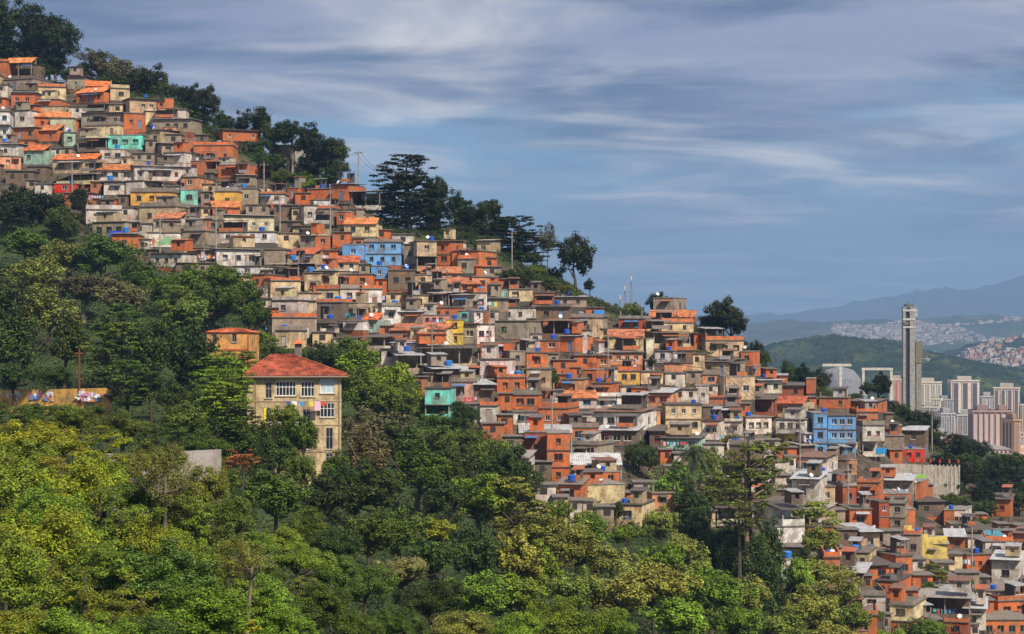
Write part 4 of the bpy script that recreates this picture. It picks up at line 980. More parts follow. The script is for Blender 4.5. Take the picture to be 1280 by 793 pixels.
def speck(name, S, cnt, ur, dr, size, lab, cols, vlim=None):
    me = bpy.data.meshes.new(name); v = []; f = []; mi = []; k = 0
    while k < cnt:
        k += 1; u = rw.uniform(*ur); d = rw.uniform(*dr); x = (u-U0)/F*d; z = drop(S, x, d)
        if z is None: continue
        if mn.noise(Vector((x/size*.02, d/size*.02, 3))) < rw.uniform(-.25,.35): continue
        a, h = size*rw.uniform(.5,1.3), size*rw.uniform(.4,1.3); n = len(v); b_ = MB().box(x-a, x+a, d-a, d+a, z-8, z+h)
        v += b_.v; f += [tuple(q+n for q in fc) for fc in b_.f]; mi += [rw.randrange(len(cols))]*6
    me.from_pydata(v, [], f)
    for c in cols:
        mm = bpy.data.materials.new('distant_wall'); mm.use_nodes = True; bb = mm.node_tree.nodes['Principled BSDF']; bb.inputs['Base Color'].default_value = (*c,1); bb.inputs['Roughness'].default_value = .9; me.materials.append(mm)
    me.polygons.foreach_set('material_index', mi); tag(link(name, me), lab, 'distant houses', None, 'stuff')
PK = [(.42,.24,.18),(.46,.33,.27),(.50,.45,.40),(.34,.17,.11),(.36,.32,.28),(.06,.09,.04)]
speck('distant_houses', S1b, 5200, (1165,1330), (3150,4050), 6, 'pinkish mass of tiny houses spread over the distant right hill', PK)
speck('distant_houses', S1, 900, (950,975), (2500,3050), 5, 'small pinkish cluster of houses at the left end of the distant hill', PK)
speck('distant_houses', S1, 260, (1150,1290), (2500,3000), 7, 'scattered houses in the woods of the distant hill', PK)
speck('distant_houses', S2, 5200, (1040,1330), (5700,7300), 7.5, 'pale town spreading over the foot of the blue hills', [(.34,.28,.26),(.28,.22,.20),(.45,.40,.37),(.18,.17,.16)])
# low-rise city carpet on the plain
me = bpy.data.meshes.new('distant_city'); v = []; f = []; mi = []; 
for k in range(5200):
    d = rw.uniform(1300, 3600); u = rw.uniform(900, 1340); x = (u-U0)/F*d
    a = rw.uniform(4,9); h = rw.uniform(5,13); n = len(v); b_ = MB().box(x-a, x+a, d-a, d+a, gz, gz+h); v += b_.v; f += [tuple(q+n for q in fc) for fc in b_.f]; mi += [rw.randrange(5)]*6
me.from_pydata(v, [], f)
for c in [(.66,.60,.54),(.55,.36,.27),(.7,.68,.66),(.45,.42,.4),(.62,.52,.42)]:
    mm = bpy.data.materials.new('distant_city_wall'); mm.use_nodes = True; bb = mm.node_tree.nodes['Principled BSDF']; bb.inputs['Base Color'].default_value = (*c,1); bb.inputs['Roughness'].default_value = .9; me.materials.append(mm)
me.polygons.foreach_set('material_index', mi); tag(link('distant_city', me), 'carpet of low pale buildings filling the plain behind the tower blocks', 'city blocks', None, 'stuff')

# ---------------------------------------------------------------- trees
def leafcard(mb, p, nrm, size, r, asp=.55):
    a = nrm.orthogonal().normalized(); b = nrm.cross(a); t = r.uniform(0, 2*PI); a, b = a*math.cos(t)+b*math.sin(t), b*math.cos(t)-a*math.sin(t)
    l = a*size; w = b*size*asp; k = nrm*size*.15
    n = len(mb.v); mb.v += [tuple(p-l), tuple(p-w*1-k*0+l*.1), tuple(p+l), tuple(p+w+l*.1)]; mb.f.append((n,n+1,n+2,n+3))
def rnd_unit(r):
    while True:
        v = Vector((r.uniform(-1,1), r.uniform(-1,1), r.uniform(-1,1)))
        if .01 < v.length < 1: return v.normalized()
def crown_mesh(kind, seed, leaves, size):
    r = random.Random(seed); mb = MB(); clumps = []
    if kind == 'round':
        # big lobes on a lumpy ellipsoid, small clumps on lobes
        lobes = []
        for i in range(11):
            d = rnd_unit(r); d.z = d.z*.75+.18; lobes.append((d*r.uniform(.35,.62), r.uniform(.30,.48)))
        for c, rad in lobes:
            for j in range(9): clumps.append((c+rnd_unit(r)*rad*r.uniform(.5,.95), r.uniform(.12,.22)))
    elif kind == 'layer':
        for i in range(15):
            z = -.9+1.8*i/14; R = math.sqrt(max(.04, 1-z*z*.95))*r.uniform(.7,1.1)
            for j in range(9):
                t = r.uniform(0, 2*PI); q = R*math.sqrt(r.uniform(.1,1)); clumps.append((Vector((q*math.cos(t), q*math.sin(t), z-.12*q+r.uniform(-.03,.03))), r.uniform(.14,.24), .28))
    elif kind == 'sparse2':
        for i in range(60):
            d = rnd_unit(r); clumps.append((Vector((d.x, d.y, d.z*.95))*r.uniform(.3,1.05), r.uniform(.12,.24), .45))
    elif kind == 'sparse':
        for i in range(55):
            d = rnd_unit(r); d.z = d.z*.7+.15; clumps.append((d*r.uniform(.4,1.0), r.uniform(.12,.22)))
    elif kind == 'cone':
        for i in range(100):
            z = r.uniform(-.95, 1); R = (1-z)/2*.8+.12; t = r.uniform(0, 2*PI); q = R*r.uniform(.5,1.05); clumps.append((Vector((q*math.cos(t), q*math.sin(t), z)), r.uniform(.13,.22), .6))
    elif kind == 'bush':
        for i in range(90):
            d = rnd_unit(r); d.z = abs(d.z)*.9-.1; clumps.append((d*r.uniform(.35,1.0), r.uniform(.10,.22)))
    per = max(1, leaves//len(clumps))
    for c in clumps:
        flat = c[2] if len(c) > 2 else 1
        for j in range(per):
            d = rnd_unit(r); p = c[0]+Vector((d.x, d.y, d.z*flat))*c[1]*(r.random()**.45)
            nrm = (d*.7+Vector((0,0,.55 if flat == 1 else 1.2))+rnd_unit(r)*.6).normalized()
            leafcard(mb, p, nrm, size*r.uniform(.6,1.3), r)
    return mb.mesh('crown', M_LEAF)
KN = {}
for kind, nvar, lv, sz in (('round',5,9000,.045),('layer',4,8000,.050),('sparse',3,2600,.05),('cone',2,7000,.045),('sparse2',3,4200,.045),('bush',4,7000,.045)):
    KN[kind] = [crown_mesh(kind, 100*len(KN)+i, lv, sz) for i in range(nvar)]
KF = {k: [crown_mesh(k, 900+i, 26000, .026) for i in range(3)] for k in ('round','bush')}     # fine-leaved, for the nearest shrubs
KF['layer'] = [crown_mesh('layer', 950+i, 17000, .034) for i in range(2)]
KF['sparse'] = [crown_mesh('sparse', 970+i, 8000, .026) for i in range(2)]
KF['cone'] = KN['cone']; KF['sparse2'] = [crown_mesh('sparse2', 930+i, 15000, .026) for i in range(3)]
GC = {'d':((.030,.046,.008),'dark green'),'m':((.058,.088,.011),'mid green'),'l':((.100,.145,.012),'bright green'),'y':((.155,.160,.012),'yellow-green'),
      'o':((.088,.105,.018),'olive green'),'b':((.080,.070,.032),'brownish green'),'g':((.12,.13,.05),'pale grey-green'),'r':((.26,.10,.03),'rust orange'),'k':((.015,.022,.006),'very dark green'),'p':((.068,.082,.016),'olive'),'f':((.135,.150,.026),'fresh olive')}
SHAPE = {'round':'rounded','layer':'layered','sparse':'sparse','cone':'pointed','bush':'bushy','sparse2':'open-crowned'}
NT = [0]
def tree(u, v, ru, rv, col, kind='round', dd=None, far=0, look=None, trunkvis=False, fine=False, cat='tree', grp='trees on the hillside', bark=(.10,.08,.06), basev=None):
    r = random.Random(int(u*13+v*7)); NT[0] += 1
    d = dd if dd else depth(u, v+rv*.6)-ru*.1*0-far
    s = d/F; c = at(u, v, d); rx, rz = ru*s*1.16, rv*s*1.16
    gzz = ground(c.x, c.y)
    if c.z-gzz < rz*.5: gzz = c.z-rz*1.1
    base = Vector((c.x, c.y, gzz-.2)); e = empty('tree' if cat == 'tree' else cat.replace(' ', '_'), base, 0)
    cols, cn = GC[col]; k = r.uniform(.8,1.25)*1.62; cc = (cols[0]*k*r.uniform(.85,1.15), cols[1]*k, cols[2]*k*r.uniform(.8,1.2))
    me = r.choice((KF if fine else KN)[kind]); o = link('crown', me, e, cc); o.location = c-base; o.scale = (rx, (rx+rz)/2*.9, rz); o.rotation_euler = (0,0,r.uniform(0,6.28))
    h = c.z-base.z; tr = max(.09, rx*.055); mb = MB()
    lean = Vector((r.uniform(-.1,.1)*h, r.uniform(-.1,.1)*h, 0))
    top = lean+Vector((0,0,h+(rz*.65 if kind in ('layer','cone','sparse2') else rz*.1)))
    mb.tube([(0,0,-.6), lean*.3+Vector((0,0,h*.35)), lean*.8+Vector((0,0,max(h*.5, h-rz*.5))), top], [tr*1.35, tr, tr*.8, tr*.25], 8)
    for i in range(6 if kind != 'sparse' else 10):
        t = i*2.4+r.uniform(0,1); z0 = h-rz*r.uniform(.25,.7); q = Vector((math.cos(t)*rx*.72, math.sin(t)*rx*.72, h+rz*r.uniform(-.25,.6))); p0 = lean*.8+Vector((0,0,max(.3,z0)))
        mid = p0.lerp(q, .5)+Vector((0,0,-.08*rz)); mb.tube([p0, mid, lean+q], [tr*.55, tr*.35, tr*.08], 5)
        if kind == 'sparse':
            for j in range(3): q2 = mid+Vector((r.uniform(-1,1)*rx*.4, r.uniform(-1,1)*rx*.4, rz*r.uniform(.1,.6))); mb.tube([mid, q2], [tr*.25, tr*.05], 4)
    mb.build('trunk', M_BARK, e, bark)
    if look: e['label'] = look
    else: pend(e, f"{cn} {SHAPE[kind]} {cat}", u, v)
    e['category'] = cat; e['group'] = grp
    return e
RG = 'dark trees along the ridge'
def rtree(u, v, ru, rv, col='d', kind='round', ex=10, look=None):
    d = interp(RIDGE, u, 2)+ex; return tree(u, v+rv*.05, ru*1.12, rv*1.1, col, kind, dd=d, look=look, grp=RG)
for a in [(8,22,34,36,'k'),(42,40,38,30,'k'),(70,48,24,30,'k'),(20,62,40,26,'k'),(62,78,26,18,'k'),(-20,40,40,50,'k'),(85,92,10,10,'d'),(103,92,12,14,'d'),(128,84,26,20,'b','round'),(150,92,26,22,'b'),(112,70,16,10,'b','sparse'),(165,108,18,14,'d'),
          (188,98,24,22,'k'),(205,116,22,16,'d'),(180,116,16,12,'d'),(236,118,20,18,'k'),(258,128,17,20,'k'),(246,148,22,18,'d'),(222,134,16,12,'d'),(276,152,16,13,'d'),(298,158,16,14,'k'),(320,150,22,20,'k'),(338,164,16,14,'d'),(312,172,20,12,'d'),
          (362,164,22,18,'k'),(385,178,22,22,'k'),(410,182,20,18,'k'),(425,190,9,13,'d'),(398,204,26,22,'k'),(414,216,14,14,'d'),(380,214,20,16,'d'),(345,170,14,10,'d'),
          (545,236,14,16,'k'),(535,262,26,26,'k'),(572,262,22,22,'k'),(594,268,18,18,'k'),(612,262,17,16,'d'),(600,288,26,16,'k'),(574,288,24,14,'d'),(536,288,26,12,'d'),(622,282,14,16,'k'),
          (690,348,14,14,'d','bush'),(738,357,9,8,'k'),(752,384,14,10,'b','bush'),(768,392,16,12,'o','bush'),(790,390,16,12,'o','bush'),(800,396,12,8,'d','bush'),
          (821,378,13,14,'k'),(842,382,6,8,'k'),(926,430,10,8,'d'),(944,442,12,20,'k'),(952,466,10,12,'d'),(985,462,8,14,'d'),(1000,472,20,16,'k'),(1022,474,16,18,'k'),(985,482,14,10,'d'),
          (1098,482,18,16,'k'),(1084,486,10,8,'d'),(1102,506,18,12,'k'),(1130,520,22,16,'k'),(1155,530,20,20,'k'),(1165,545,16,14,'d'),(1125,512,12,10,'d')]:
    rtree(a[0], a[1], a[2], a[3], a[4], a[5] if len(a) > 5 else 'round', 12)
rtree(508, 222, 34, 26, 'k', 'layer', 10, 'tall dark layered tree standing highest on the middle ridge')
rtree(512, 256, 44, 32, 'k', 'layer', 9); rtree(492, 272, 24, 18, 'k', 'layer', 8)
rtree(645, 292, 34, 20, 'k', 'layer', 10); rtree(650, 308, 38, 16, 'k', 'layer', 9)
rtree(720, 322, 24, 28, 'k', 'round', 8, 'lone dark round tree with a bare trunk on the ridge')
rtree(903, 393, 28, 20, 'k', 'round', 10, 'large smooth dark round tree right of the grey ridge block'); rtree(915, 406, 22, 16, 'k', 'round', 9); rtree(890, 402, 18, 15, 'k', 'round', 11)
rtree(684, 300, 8, 20, 'b', 'sparse', 8, 'thin bare tree left of the lone round ridge tree')
for a in [(14,90,30,14,'d'),(50,92,26,12,'d'),(135,104,24,12,'d'),(205,130,18,10,'d'),(228,150,16,14,'d'),(248,166,20,14,'d'),(268,172,20,16,'d'),(290,178,18,14,'d'),(315,190,18,12,'d'),(330,186,18,14,'d'),(425,212,12,14,'d'),(405,228,20,10,'d'),
          (560,296,26,10,'d'),(588,300,24,10,'d'),(620,304,20,12,'d'),(640,322,20,12,'d'),(665,325,16,12,'d'),(672,338,12,10,'d'),(740,378,12,8,'o'),(775,402,18,8,'o'),(860,404,10,8,'d'),(955,452,8,16,'d'),(965,478,12,10,'d'),
          (1010,488,24,8,'d'),(1075,498,12,8,'d'),(1150,545,22,16,'k'),(1120,534,26,14,'k'),(1172,556,14,12,'k')]:
    d = interp(RIDGE, a[0], 2)+6; tree(a[0], a[1], a[2], a[3], a[4], 'bush', dd=d, grp='low bushes on the ridge', cat='bush')
# trees in front of / among the houses
for a in [(340,205,24,16,'d'),(352,222,22,12,'m'),(378,226,20,10,'m'),(392,232,16,8,'l','bush'),(326,198,12,14,'d'),(636,346,18,10,'d','bush'),(655,348,20,13,'d','bush'),(668,342,16,12,'m','bush'),(682,356,18,10,'m','bush'),(700,362,18,8,'o','bush'),(716,368,16,7,'o','bush'),
          (798,566,18,22,'d'),(812,578,16,18,'d'),(820,596,16,12,'g'),(690,474,12,12,'d'),(724,486,8,8,'m'),(705,500,8,6,'m'),(845,400,8,6,'d'),(832,435,10,8,'b'),(815,452,8,6,'d'),
          (1198,556,20,16,'k'),(1222,562,20,14,'k'),(1210,574,22,12,'d'),(1238,590,30,16,'k'),(1264,598,24,16,'k'),(1196,612,20,14,'d'),(1222,620,26,14,'k'),(1262,620,26,12,'d'),(1180,608,12,10,'m'),(1224,652,16,8,'m'),(1290,590,20,18,'d'),(1140,606,10,7,'m','bush'),(1172,608,12,8,'d','bush'),(1192,606,10,9,'d','bush'),(1180,580,24,16,'k'),(1205,596,26,16,'k'),(1250,575,26,14,'d'),(1245,610,30,16,'k'),(1275,630,20,14,'d'),(1232,636,26,12,'d'),(1205,638,18,12,'d'),(1285,612,24,16,'k'),(1190,625,20,12,'m'),(1270,580,24,14,'d'),(1215,586,20,14,'d'),
          (103,252,17,20,'k'),(85,285,14,16,'d'),(1166,720,22,14,'o','layer'),(1160,735,16,10,'m'),(1110,800,40,18,'l'),(1160,786,32,14,'l'),(1145,796,40,20,'m'),(1095,770,12,10,'m'),
          (880,442,10,5,'b','bush'),(655,465,6,5,'m','bush'),(1212,728,6,8,'m'),(1192,634,12,8,'d'),(590,520,14,10,'d'),(575,514,16,14,'d')]:
    tree(a[0], a[1], a[2], a[3], a[4], a[5] if len(a) > 5 else 'round', far=3.5)
# middle distance: the wooded gully
MID = '''45 255 44 26 k|10 262 34 30 k|75 275 28 24 d|30 305 40 22 m|85 318 40 24 o|130 322 46 30 m|165 345 32 24 m|40 350 48 32 o|105 358 44 26 b|10 380 40 44 d|60 392 48 34 o|150 372 36 26 b|200 360 26 20 m
235 352 34 20 m|275 352 36 22 m|305 370 30 26 m|265 380 46 28 m|318 395 22 26 m|230 388 36 28 o|25 430 44 44 d|80 430 34 36 d|195 440 34 40 d|235 440 36 50 d|150 410 32 28 m layer|150 440 46 34 m layer|160 478 40 26 m layer
220 385 30 26 o layer|325 425 26 12 l bush|340 440 26 12 m bush|405 448 34 26 d|435 440 34 24 m|455 462 44 32 l|490 480 38 34 l|475 500 40 24 m|445 490 34 30 m|510 500 22 24 m|268 470 44 22 l layer|275 495 46 26 l layer|270 520 44 22 m layer|215 500 26 20 d
270 430 26 18 m|262 452 30 18 l layer|295 462 36 22 l layer|255 500 34 30 m|290 510 34 26 l|230 530 40 26 m|290 545 34 24 m|250 540 36 22 d|20 470 36 20 d|70 470 30 16 d|190 480 20 18 d|360 520 30 20 l|385 535 20 24 l|350 555 26 30 m|375 585 20 30 m|325 560 24 34 d|305 600 40 34 d|345 620 44 36 m|290 640 40 34 d
470 545 58 36 b sparse|455 570 36 34 b|500 560 44 34 d|440 600 38 34 d|410 625 40 34 d|470 620 44 40 d|425 590 26 26 m|520 590 50 36 m|545 555 36 26 m|580 548 34 24 m|610 566 38 30 m|565 580 40 34 d|640 590 34 34 d
600 625 54 38 m|555 630 30 34 d|640 640 38 40 o layer|655 610 26 22 d|545 668 42 22 y|540 695 44 32 m|500 660 36 36 m|460 670 44 34 m|420 680 38 32 d|385 665 34 30 m|350 680 46 22 l bush|310 690 40 24 l bush|375 705 40 26 l bush
590 690 40 36 d|640 700 46 38 o|690 665 50 30 o|720 690 44 28 o|745 665 34 22 l|680 710 48 34 m|500 715 50 28 g|455 730 46 34 m|540 750 52 34 d|600 740 50 36 m|650 750 46 34 l|720 735 46 32 o|765 705 40 24 o|790 715 36 26 m|770 745 50 34 m
830 700 40 28 l|820 740 50 38 o|870 720 40 30 o|890 750 50 40 l|850 775 50 36 l|920 775 36 32 l|700 780 54 34 m|640 795 50 30 m|570 790 50 28 m|760 790 50 30 l|500 785 46 28 m|450 785 46 30 m|400 760 46 34 m|415 720 36 28 m
830 625 34 26 l|860 640 32 34 d|825 650 30 22 m|855 600 30 26 m|880 580 30 26 o|900 620 34 30 o|870 670 34 30 d|905 690 40 34 d|850 690 26 24 m|960 690 30 40 d|930 700 30 40 d|965 740 34 44 d|935 745 30 34 m|1000 720 24 30 m
1020 655 34 26 o layer|1025 682 34 24 o|1000 700 26 18 d|1025 725 44 26 o|1050 745 42 30 o|1010 760 44 34 o|1060 775 34 24 o|985 785 40 26 m|1040 800 40 20 o|1000 645 24 14 o|770 640 12 14 d|700 640 22 16 m|730 650 24 14 m|780 668 26 14 m'''
for e in MID.replace('\n', '|').split('|'):
    p = e.split(); u, v, ru, rv = map(float, p[:4]); fine = depth(u, v) < 190
    if u > 560 and v > 620 and p[4] in 'om': p[4] = 'f' if p[4] == 'o' or int(u) % 20 else 'l'
    tree(u, v, ru, rv, p[4], p[5] if len(p) > 5 else 'round', fine=fine, far=4, grp='trees in the wooded gully', bark=(.22,.19,.16) if p[4] == 'b' else (.09,.07,.05))
tree(940, 572, 48, 34, 'p', 'sparse2', dd=262, grp='tall pines'); tree(935, 606, 56, 34, 'p', 'sparse2', dd=260, look='tall pine with a long bare trunk standing before the houses', grp='tall pines', bark=(.30,.20,.13)); tree(925, 645, 42, 22, 'p', 'sparse2', dd=258, grp='tall pines')
tree(300, 576, 22, 16, 'r', 'sparse2', dd=150, look='small rust orange tree beside the pale concrete wall', grp='foreground shrubs')
# foreground shrubs
for a in [(664,606,24,22,'d','round',284),(690,634,26,18,'f','round',283),(716,640,24,14,'f','round',282),(742,652,22,12,'l','round',281),(668,632,26,20,'m','round',280),(640,612,26,24,'d','round',286),(800,662,24,14,'f','round',280),(775,668,22,12,'m','round',280)]:
    tree(a[0], a[1], a[2], a[3], a[4], a[5], dd=a[6], grp='trees in the wooded gully')
for a in [(286,478,34,30,'l','layer',232),(280,505,38,26,'l','layer',228),(300,530,30,24,'m','layer',226),(356,520,25,20,'l','round',231),(374,545,24,28,'m','round',229),(348,572,30,26,'d','round',226),(322,585,26,24,'d','round',224),
          (300,560,26,26,'m','round',226),(395,614,28,16,'d','round',224),(425,600,16,14,'m','round',228),(338,545,16,30,'d','sparse',230),(262,462,24,14,'m','layer',285),(300,466,16,14,'d','round',286),(240,450,20,22,'d','round',284),(275,474,22,16,'l','layer',284),
          (120,512,20,9,'m','round',240),(40,512,30,8,'m','bush',240),(85,514,24,9,'l','bush',240),(545,524,26,12,'m','round',304),(570,528,26,12,'d','round',304),(530,508,10,14,'l','round',306)]:
    tree(a[0], a[1], a[2], a[3], a[4], a[5], dd=a[6], grp='trees around the cream villa' if a[0] < 450 else 'trees in the wooded gully')
NEAR = '''40 560 60 40 y|110 570 60 40 y|20 620 70 60 l|95 625 70 55 y|160 600 46 40 y|60 690 80 60 y|150 680 70 56 l|215 640 50 50 o|10 740 80 70 l|110 760 90 60 y|200 730 70 56 m|260 690 50 50 o|240 780 80 50 l
320 760 60 44 l|300 720 50 38 o|15 585 56 40 l|75 600 56 40 y|130 610 50 40 l|60 650 60 46 l|120 650 60 50 o|180 690 50 50 y|230 665 50 44 l|280 660 50 40 m|220 700 50 40 l|280 740 60 44 l|340 790 50 34 l|120 720 60 50 l|30 790 70 40 y|100 800 70 36 l|260 790 60 36 y|180 630 40 40 m|20 530 50 26 m|80 530 50 24 m|150 540 50 26 o|200 550 46 26 m|250 560 40 24 m|285 610 40 36 m|250 620 40 40 o|190 580 40 30 o|360 780 50 30 m|-30 600 60 60 l|-30 700 60 60 y|170 800 80 40 m|60 800 90 40 l|230 600 30 30 g|330 725 34 24 m|375 745 36 28 o'''
for i, e in enumerate(NEAR.replace('\n', '|').split('|')):
    p = e.split(); u, v, ru, rv = map(float, p[:4])
    d = depth(u, v+rv*.4)
    tree(u, v, ru, rv, p[4], ('bush','sparse2','round','bush','sparse2')[i % 5], dd=d, fine=True, cat='shrub', grp='foreground shrubs')
for u, v, ru, rv, d in ((205,600,44,46,112),(300,700,40,34,100)):
    tree(u, v, ru, rv, 'o', 'sparse', dd=d, fine=True, cat='shrub', grp='foreground shrubs', bark=(.22,.18,.13))
# palm
def palm(u, v, d, R, look):
    c = at(u, v, d); gz_ = ground(c.x, c.y); e = empty('palm_tree', (c.x, c.y, gz_-.2)); h = c.z-gz_+.2; rr = random.Random(int(u))
    MB().tube([(0,0,0),(.1,0,h*.5),(0,0,h)], [.3,.24,.2], 8).build('trunk', M_BARK, e, (.14,.11,.08)); mb = MB()
    for i in range(26):
        t = i*2.4; el = rr.uniform(-.3,1.1); pts = []
        for k in range(7):
            q = k/6; pts.append(Vector((math.cos(t)*R*q*math.cos(el*(1-q*.3)), math.sin(t)*R*q*math.cos(el*(1-q*.3)), R*(math.sin(el)*q-.85*q*q)+h)))
        for k in range(6):
            dr = (pts[k+1]-pts[k]); sd = dr.cross(Vector((0,0,1))).normalized()
            for j in range(4):
                a = pts[k]+dr*j/4
                for sg in (-1,1): mb.tri(a, a+dr*.22, a+sd*sg*R*.20*(1-.6*k/6)+dr*.5+Vector((0,0,-R*.06)))
    mb.build('crown', M_LEAF, e, (.05,.065,.025)); tag(e, look, 'palm tree')
palm(306, 182, 455, 4.6, 'palm tree on the ridge between brick house and old building')
palm(1172, 712, 322, 3.0, 'palm tree amid the brick houses near the bottom right')
palm(868, 566, 295, 3.4, 'palm tree below the pale yellow double-fronted house')
print('TREES', NT[0])
# undergrowth: one mass of leaf clumps over the wooded ground
rg = random.Random(9); mb = MB()
for k in range(15000):
    u = rg.uniform(-60, 1340); vf = interp(FOOT, u); vb = interp(LOWER, u); t = rg.random(); v = lerp(vf-12, vb*.9, t); d = depth(u, v)
    p = at(u, v, d); z = ground(p.x, p.y)
    if u > 1080 and v < 780: continue
    R = rg.uniform(1.4, 3.0)*(.35+.65*min(1, d/250))
    for j in range(26):
        dd_ = rnd_unit(rg); dd_.z = abs(dd_.z); q = Vector((p.x, p.y, z))+dd_*R*rg.uniform(.5,1); leafcard(mb, q, (dd_+Vector((0,0,.5))).normalized(), rg.uniform(.10,.2)*(.3+.9*d/250), rg)
tag(mb.build('undergrowth', M_LEAF, None, (.040,.062,.009)), 'dense green undergrowth covering the wooded slope', 'undergrowth', None, 'stuff')  # leaf colour darkened for the shade under the trees
rg = random.Random(10); mb = MB()
for k in range(4200):          # scrub between the houses and on the ridge
    u = rg.uniform(-60, 1340); vr = interp(RIDGE, u); vf = interp(FOOT, u); t = rg.random()
    v = lerp(vr, vf, t) if k % 3 == 0 else vr+rg.uniform(-3,7); d = depth(u, v); p = at(u, v, d+rg.uniform(0,6)); z = ground(p.x, p.y)
    R = rg.uniform(.6, 1.6)
    for j in range(30):
        dd_ = rnd_unit(rg); dd_.z = abs(dd_.z)*.8; q = Vector((p.x, p.y, z))+dd_*R*rg.uniform(.4,1); leafcard(mb, q, (dd_+Vector((0,0,.5))).normalized(), rg.uniform(.12,.26), rg)
tag(mb.build('scrub', M_LEAF, None, (.045,.06,.02)), 'weedy scrub growing between the houses and along the ridge', 'scrub', None, 'stuff')

resolve()

# ---------------------------------------------------------------- air
hz_ = MB().box(-19900, 19900, -2700, 19900, -98, 900); hm = bpy.data.materials.new('haze'); hm.use_nodes = True; t = hm.node_tree; t.nodes.clear()
pv = t.nodes.new('ShaderNodeVolumePrincipled'); out = t.nodes.new('ShaderNodeOutputMaterial'); pv.inputs['Density'].default_value = 1.15e-4
pv.inputs['Color'].default_value = (.36,.60,.98,1); pv.inputs['Anisotropy'].default_value = 0.0; t.links.new(pv.outputs[0], out.inputs['Volume'])
tag(hz_.build('haze', hm), 'thin blue haze over the distant hills', 'haze', None, 'stuff')

# ---------------------------------------------------------------- sky, sun, camera
EL, AZ = math.radians(45), math.radians(145)
w = bpy.data.worlds.new('World'); SC.world = w; w.use_nodes = True; t = w.node_tree; t.nodes.clear()
def N(ty, **kw):
    n = t.nodes.new(ty)
    for k, v in kw.items(): setattr(n, k, v)
    return n
L = t.links.new
sky = N('ShaderNodeTexSky', sky_type='NISHITA'); sky.sun_disc = False; sky.sun_elevation = EL; sky.sun_rotation = AZ; sky.air_density = 1.0; sky.dust_density = 1.2; sky.ozone_density = 1.5
bg = N('ShaderNodeBackground'); out = N('ShaderNodeOutputWorld'); L(bg.outputs[0], out.inputs[0]); bg.inputs[1].default_value = .1
tc = N('ShaderNodeTexCoord'); sp = N('ShaderNodeSeparateXYZ'); L(tc.outputs['Generated'], sp.inputs[0])
def M(op, a, b=None, c=None):
    n = N('ShaderNodeMath', operation=op)
    for i, x in enumerate((a, b, c)):
        if x is None: continue
        if hasattr(x, 'links'): L(x, n.inputs[i])
        else: n.inputs[i].default_value = x
    return n.outputs[0]
zc = M('MAXIMUM', sp.outputs[2], 0.0); zz = M('ADD', zc, .07)
pxx = M('DIVIDE', sp.outputs[0], zz); pyy = M('DIVIDE', sp.outputs[1], zz)
cb = N('ShaderNodeCombineXYZ'); L(pxx, cb.inputs[0]); L(pyy, cb.inputs[1])
def cn(scale, off, det=6, rough=.6, dist=.3, sx=1, sy=1):
    mp = N('ShaderNodeMapping'); mp.inputs['Location'].default_value = off; mp.inputs['Scale'].default_value = (sx, sy, 1); L(cb.outputs[0], mp.inputs[0])
    n = N('ShaderNodeTexNoise'); n.inputs['Scale'].default_value = scale; n.inputs['Detail'].default_value = det; n.inputs['Roughness'].default_value = rough; n.inputs['Distortion'].default_value = dist
    L(mp.outputs[0], n.inputs['Vector']); return n.outputs['Fac']
warp = cn(.35, (1.3,4.1,0), 3, .5, 0)
def layer(scale, off, lo, hi, det=7, rough=.58, dist=.5, sx=1, sy=1):
    r_ = N('ShaderNodeMapRange', interpolation_type='SMOOTHSTEP'); r_.inputs[1].default_value = lo; r_.inputs[2].default_value = hi
    L(cn(scale, off, det, rough, dist, sx, sy), r_.inputs[0]); return r_.outputs[0]
def mix_(f, a_, b_):
    m_ = N('ShaderNodeMix', data_type='RGBA')
    for s_, x in ((m_.inputs[0], f), (m_.inputs[6], a_), (m_.inputs[7], b_)):
        if hasattr(x, 'links'): L(x, s_)
        elif isinstance(x, (int, float)): s_.default_value = x
        else: s_.default_value = (*x, 1)
    return m_.outputs[2]
base_ = mix_(.6, sky.outputs[0], (.9,2.8,5.2))
deck = mix_(layer(.8, (5.2,2.6,0), .38, .62), (.70,.95,1.85), (3.2,3.2,4.2))        # slate undersides to pale mauve
rr2 = N('ShaderNodeMapRange', interpolation_type='SMOOTHSTEP'); rr2.inputs[1].default_value = .40; rr2.inputs[2].default_value = .60
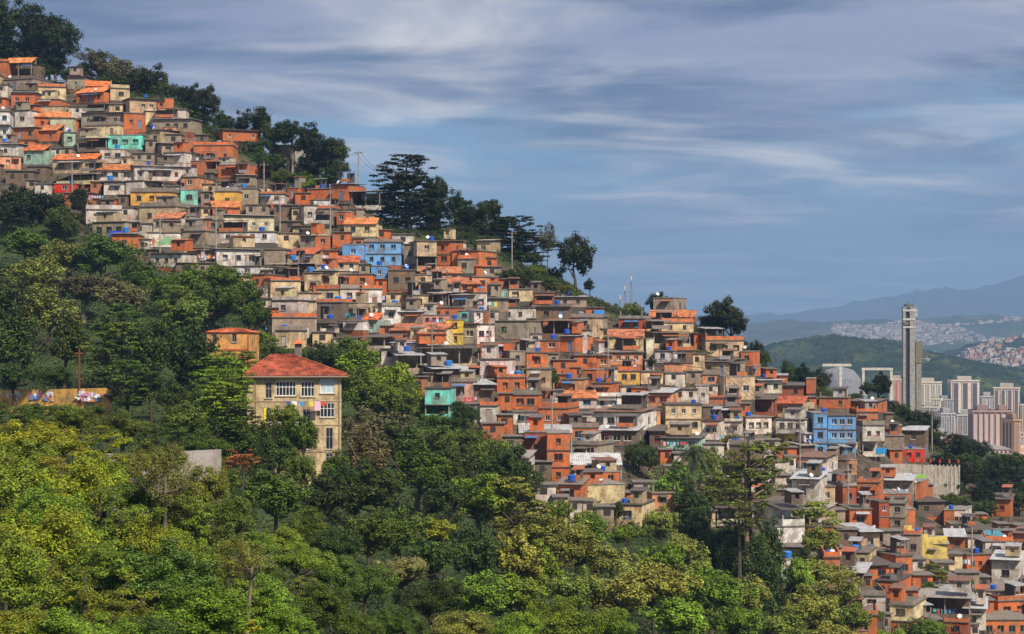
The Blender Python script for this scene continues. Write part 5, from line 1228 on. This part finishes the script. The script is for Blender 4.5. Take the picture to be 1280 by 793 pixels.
L(M('ADD', cn(.5, (9.1,6.7,0), 7, .58, .5), M('MULTIPLY', M('SUBTRACT', zc, .07), 1.5)), rr2.inputs[0]); cl2 = rr2.outputs[0]
c1_ = mix_(M('MULTIPLY', cl2, .93), base_, deck)
lit = layer(1.15, (2.4,8.8,0), .45, .72, 8, .54, .5)
c2_ = mix_(M('MULTIPLY', lit, .85), c1_, (9.0,8.2,7.6))
wisps = layer(.9, (6.6,3.3,0), .50, .80, 9, .66, 1.2, .55, 1.5)
c3_ = mix_(M('MULTIPLY', wisps, .35), c2_, (6.2,6.3,6.7))
class mx: outputs = [None, None, c3_]
# towards the horizon the deck thins into a pale even veil
hf = N('ShaderNodeMapRange'); hf.inputs[1].default_value = 0; hf.inputs[2].default_value = .06; hf.inputs[3].default_value = .75; hf.inputs[4].default_value = 0; L(zc, hf.inputs[0])
mx2 = N('ShaderNodeMix', data_type='RGBA'); L(hf.outputs[0], mx2.inputs[0]); L(mx.outputs[2], mx2.inputs[6]); mx2.inputs[7].default_value = (2.5,3.6,4.7,1)
L(mx2.outputs[2], bg.inputs[0])

sl = bpy.data.lights.new('sun', 'SUN'); sl.energy = 4.9; sl.angle = math.radians(4); sl.color = (1,.89,.74)
so = bpy.data.objects.new('sun', sl); COL.objects.link(so)
sd = Vector((math.sin(AZ)*math.cos(EL), math.cos(AZ)*math.cos(EL), math.sin(EL))); so.rotation_euler = sd.to_track_quat('Z', 'Y').to_euler(); so.location = sd*200
cam = bpy.data.cameras.new('camera'); cam.sensor_width = 36; cam.lens = F/1280*36; cam.shift_y = (V0-396.5)/1280; cam.clip_start = 1; cam.clip_end = 60000
co = bpy.data.objects.new('camera', cam); COL.objects.link(co); co.rotation_euler = (PI/2,0,0); SC.camera = co
SC.view_settings.view_transform = 'Standard'; SC.view_settings.look = 'None'; SC.view_settings.gamma = 1; SC.view_settings.exposure = .32
SC.render.engine = 'CYCLES'; SC.cycles.use_denoising = True; SC.cycles.max_bounces = 5; SC.cycles.diffuse_bounces = 2; SC.cycles.glossy_bounces = 1; SC.cycles.transmission_bounces = 2; SC.cycles.volume_bounces = 0
SC.cycles.transparent_max_bounces = 4
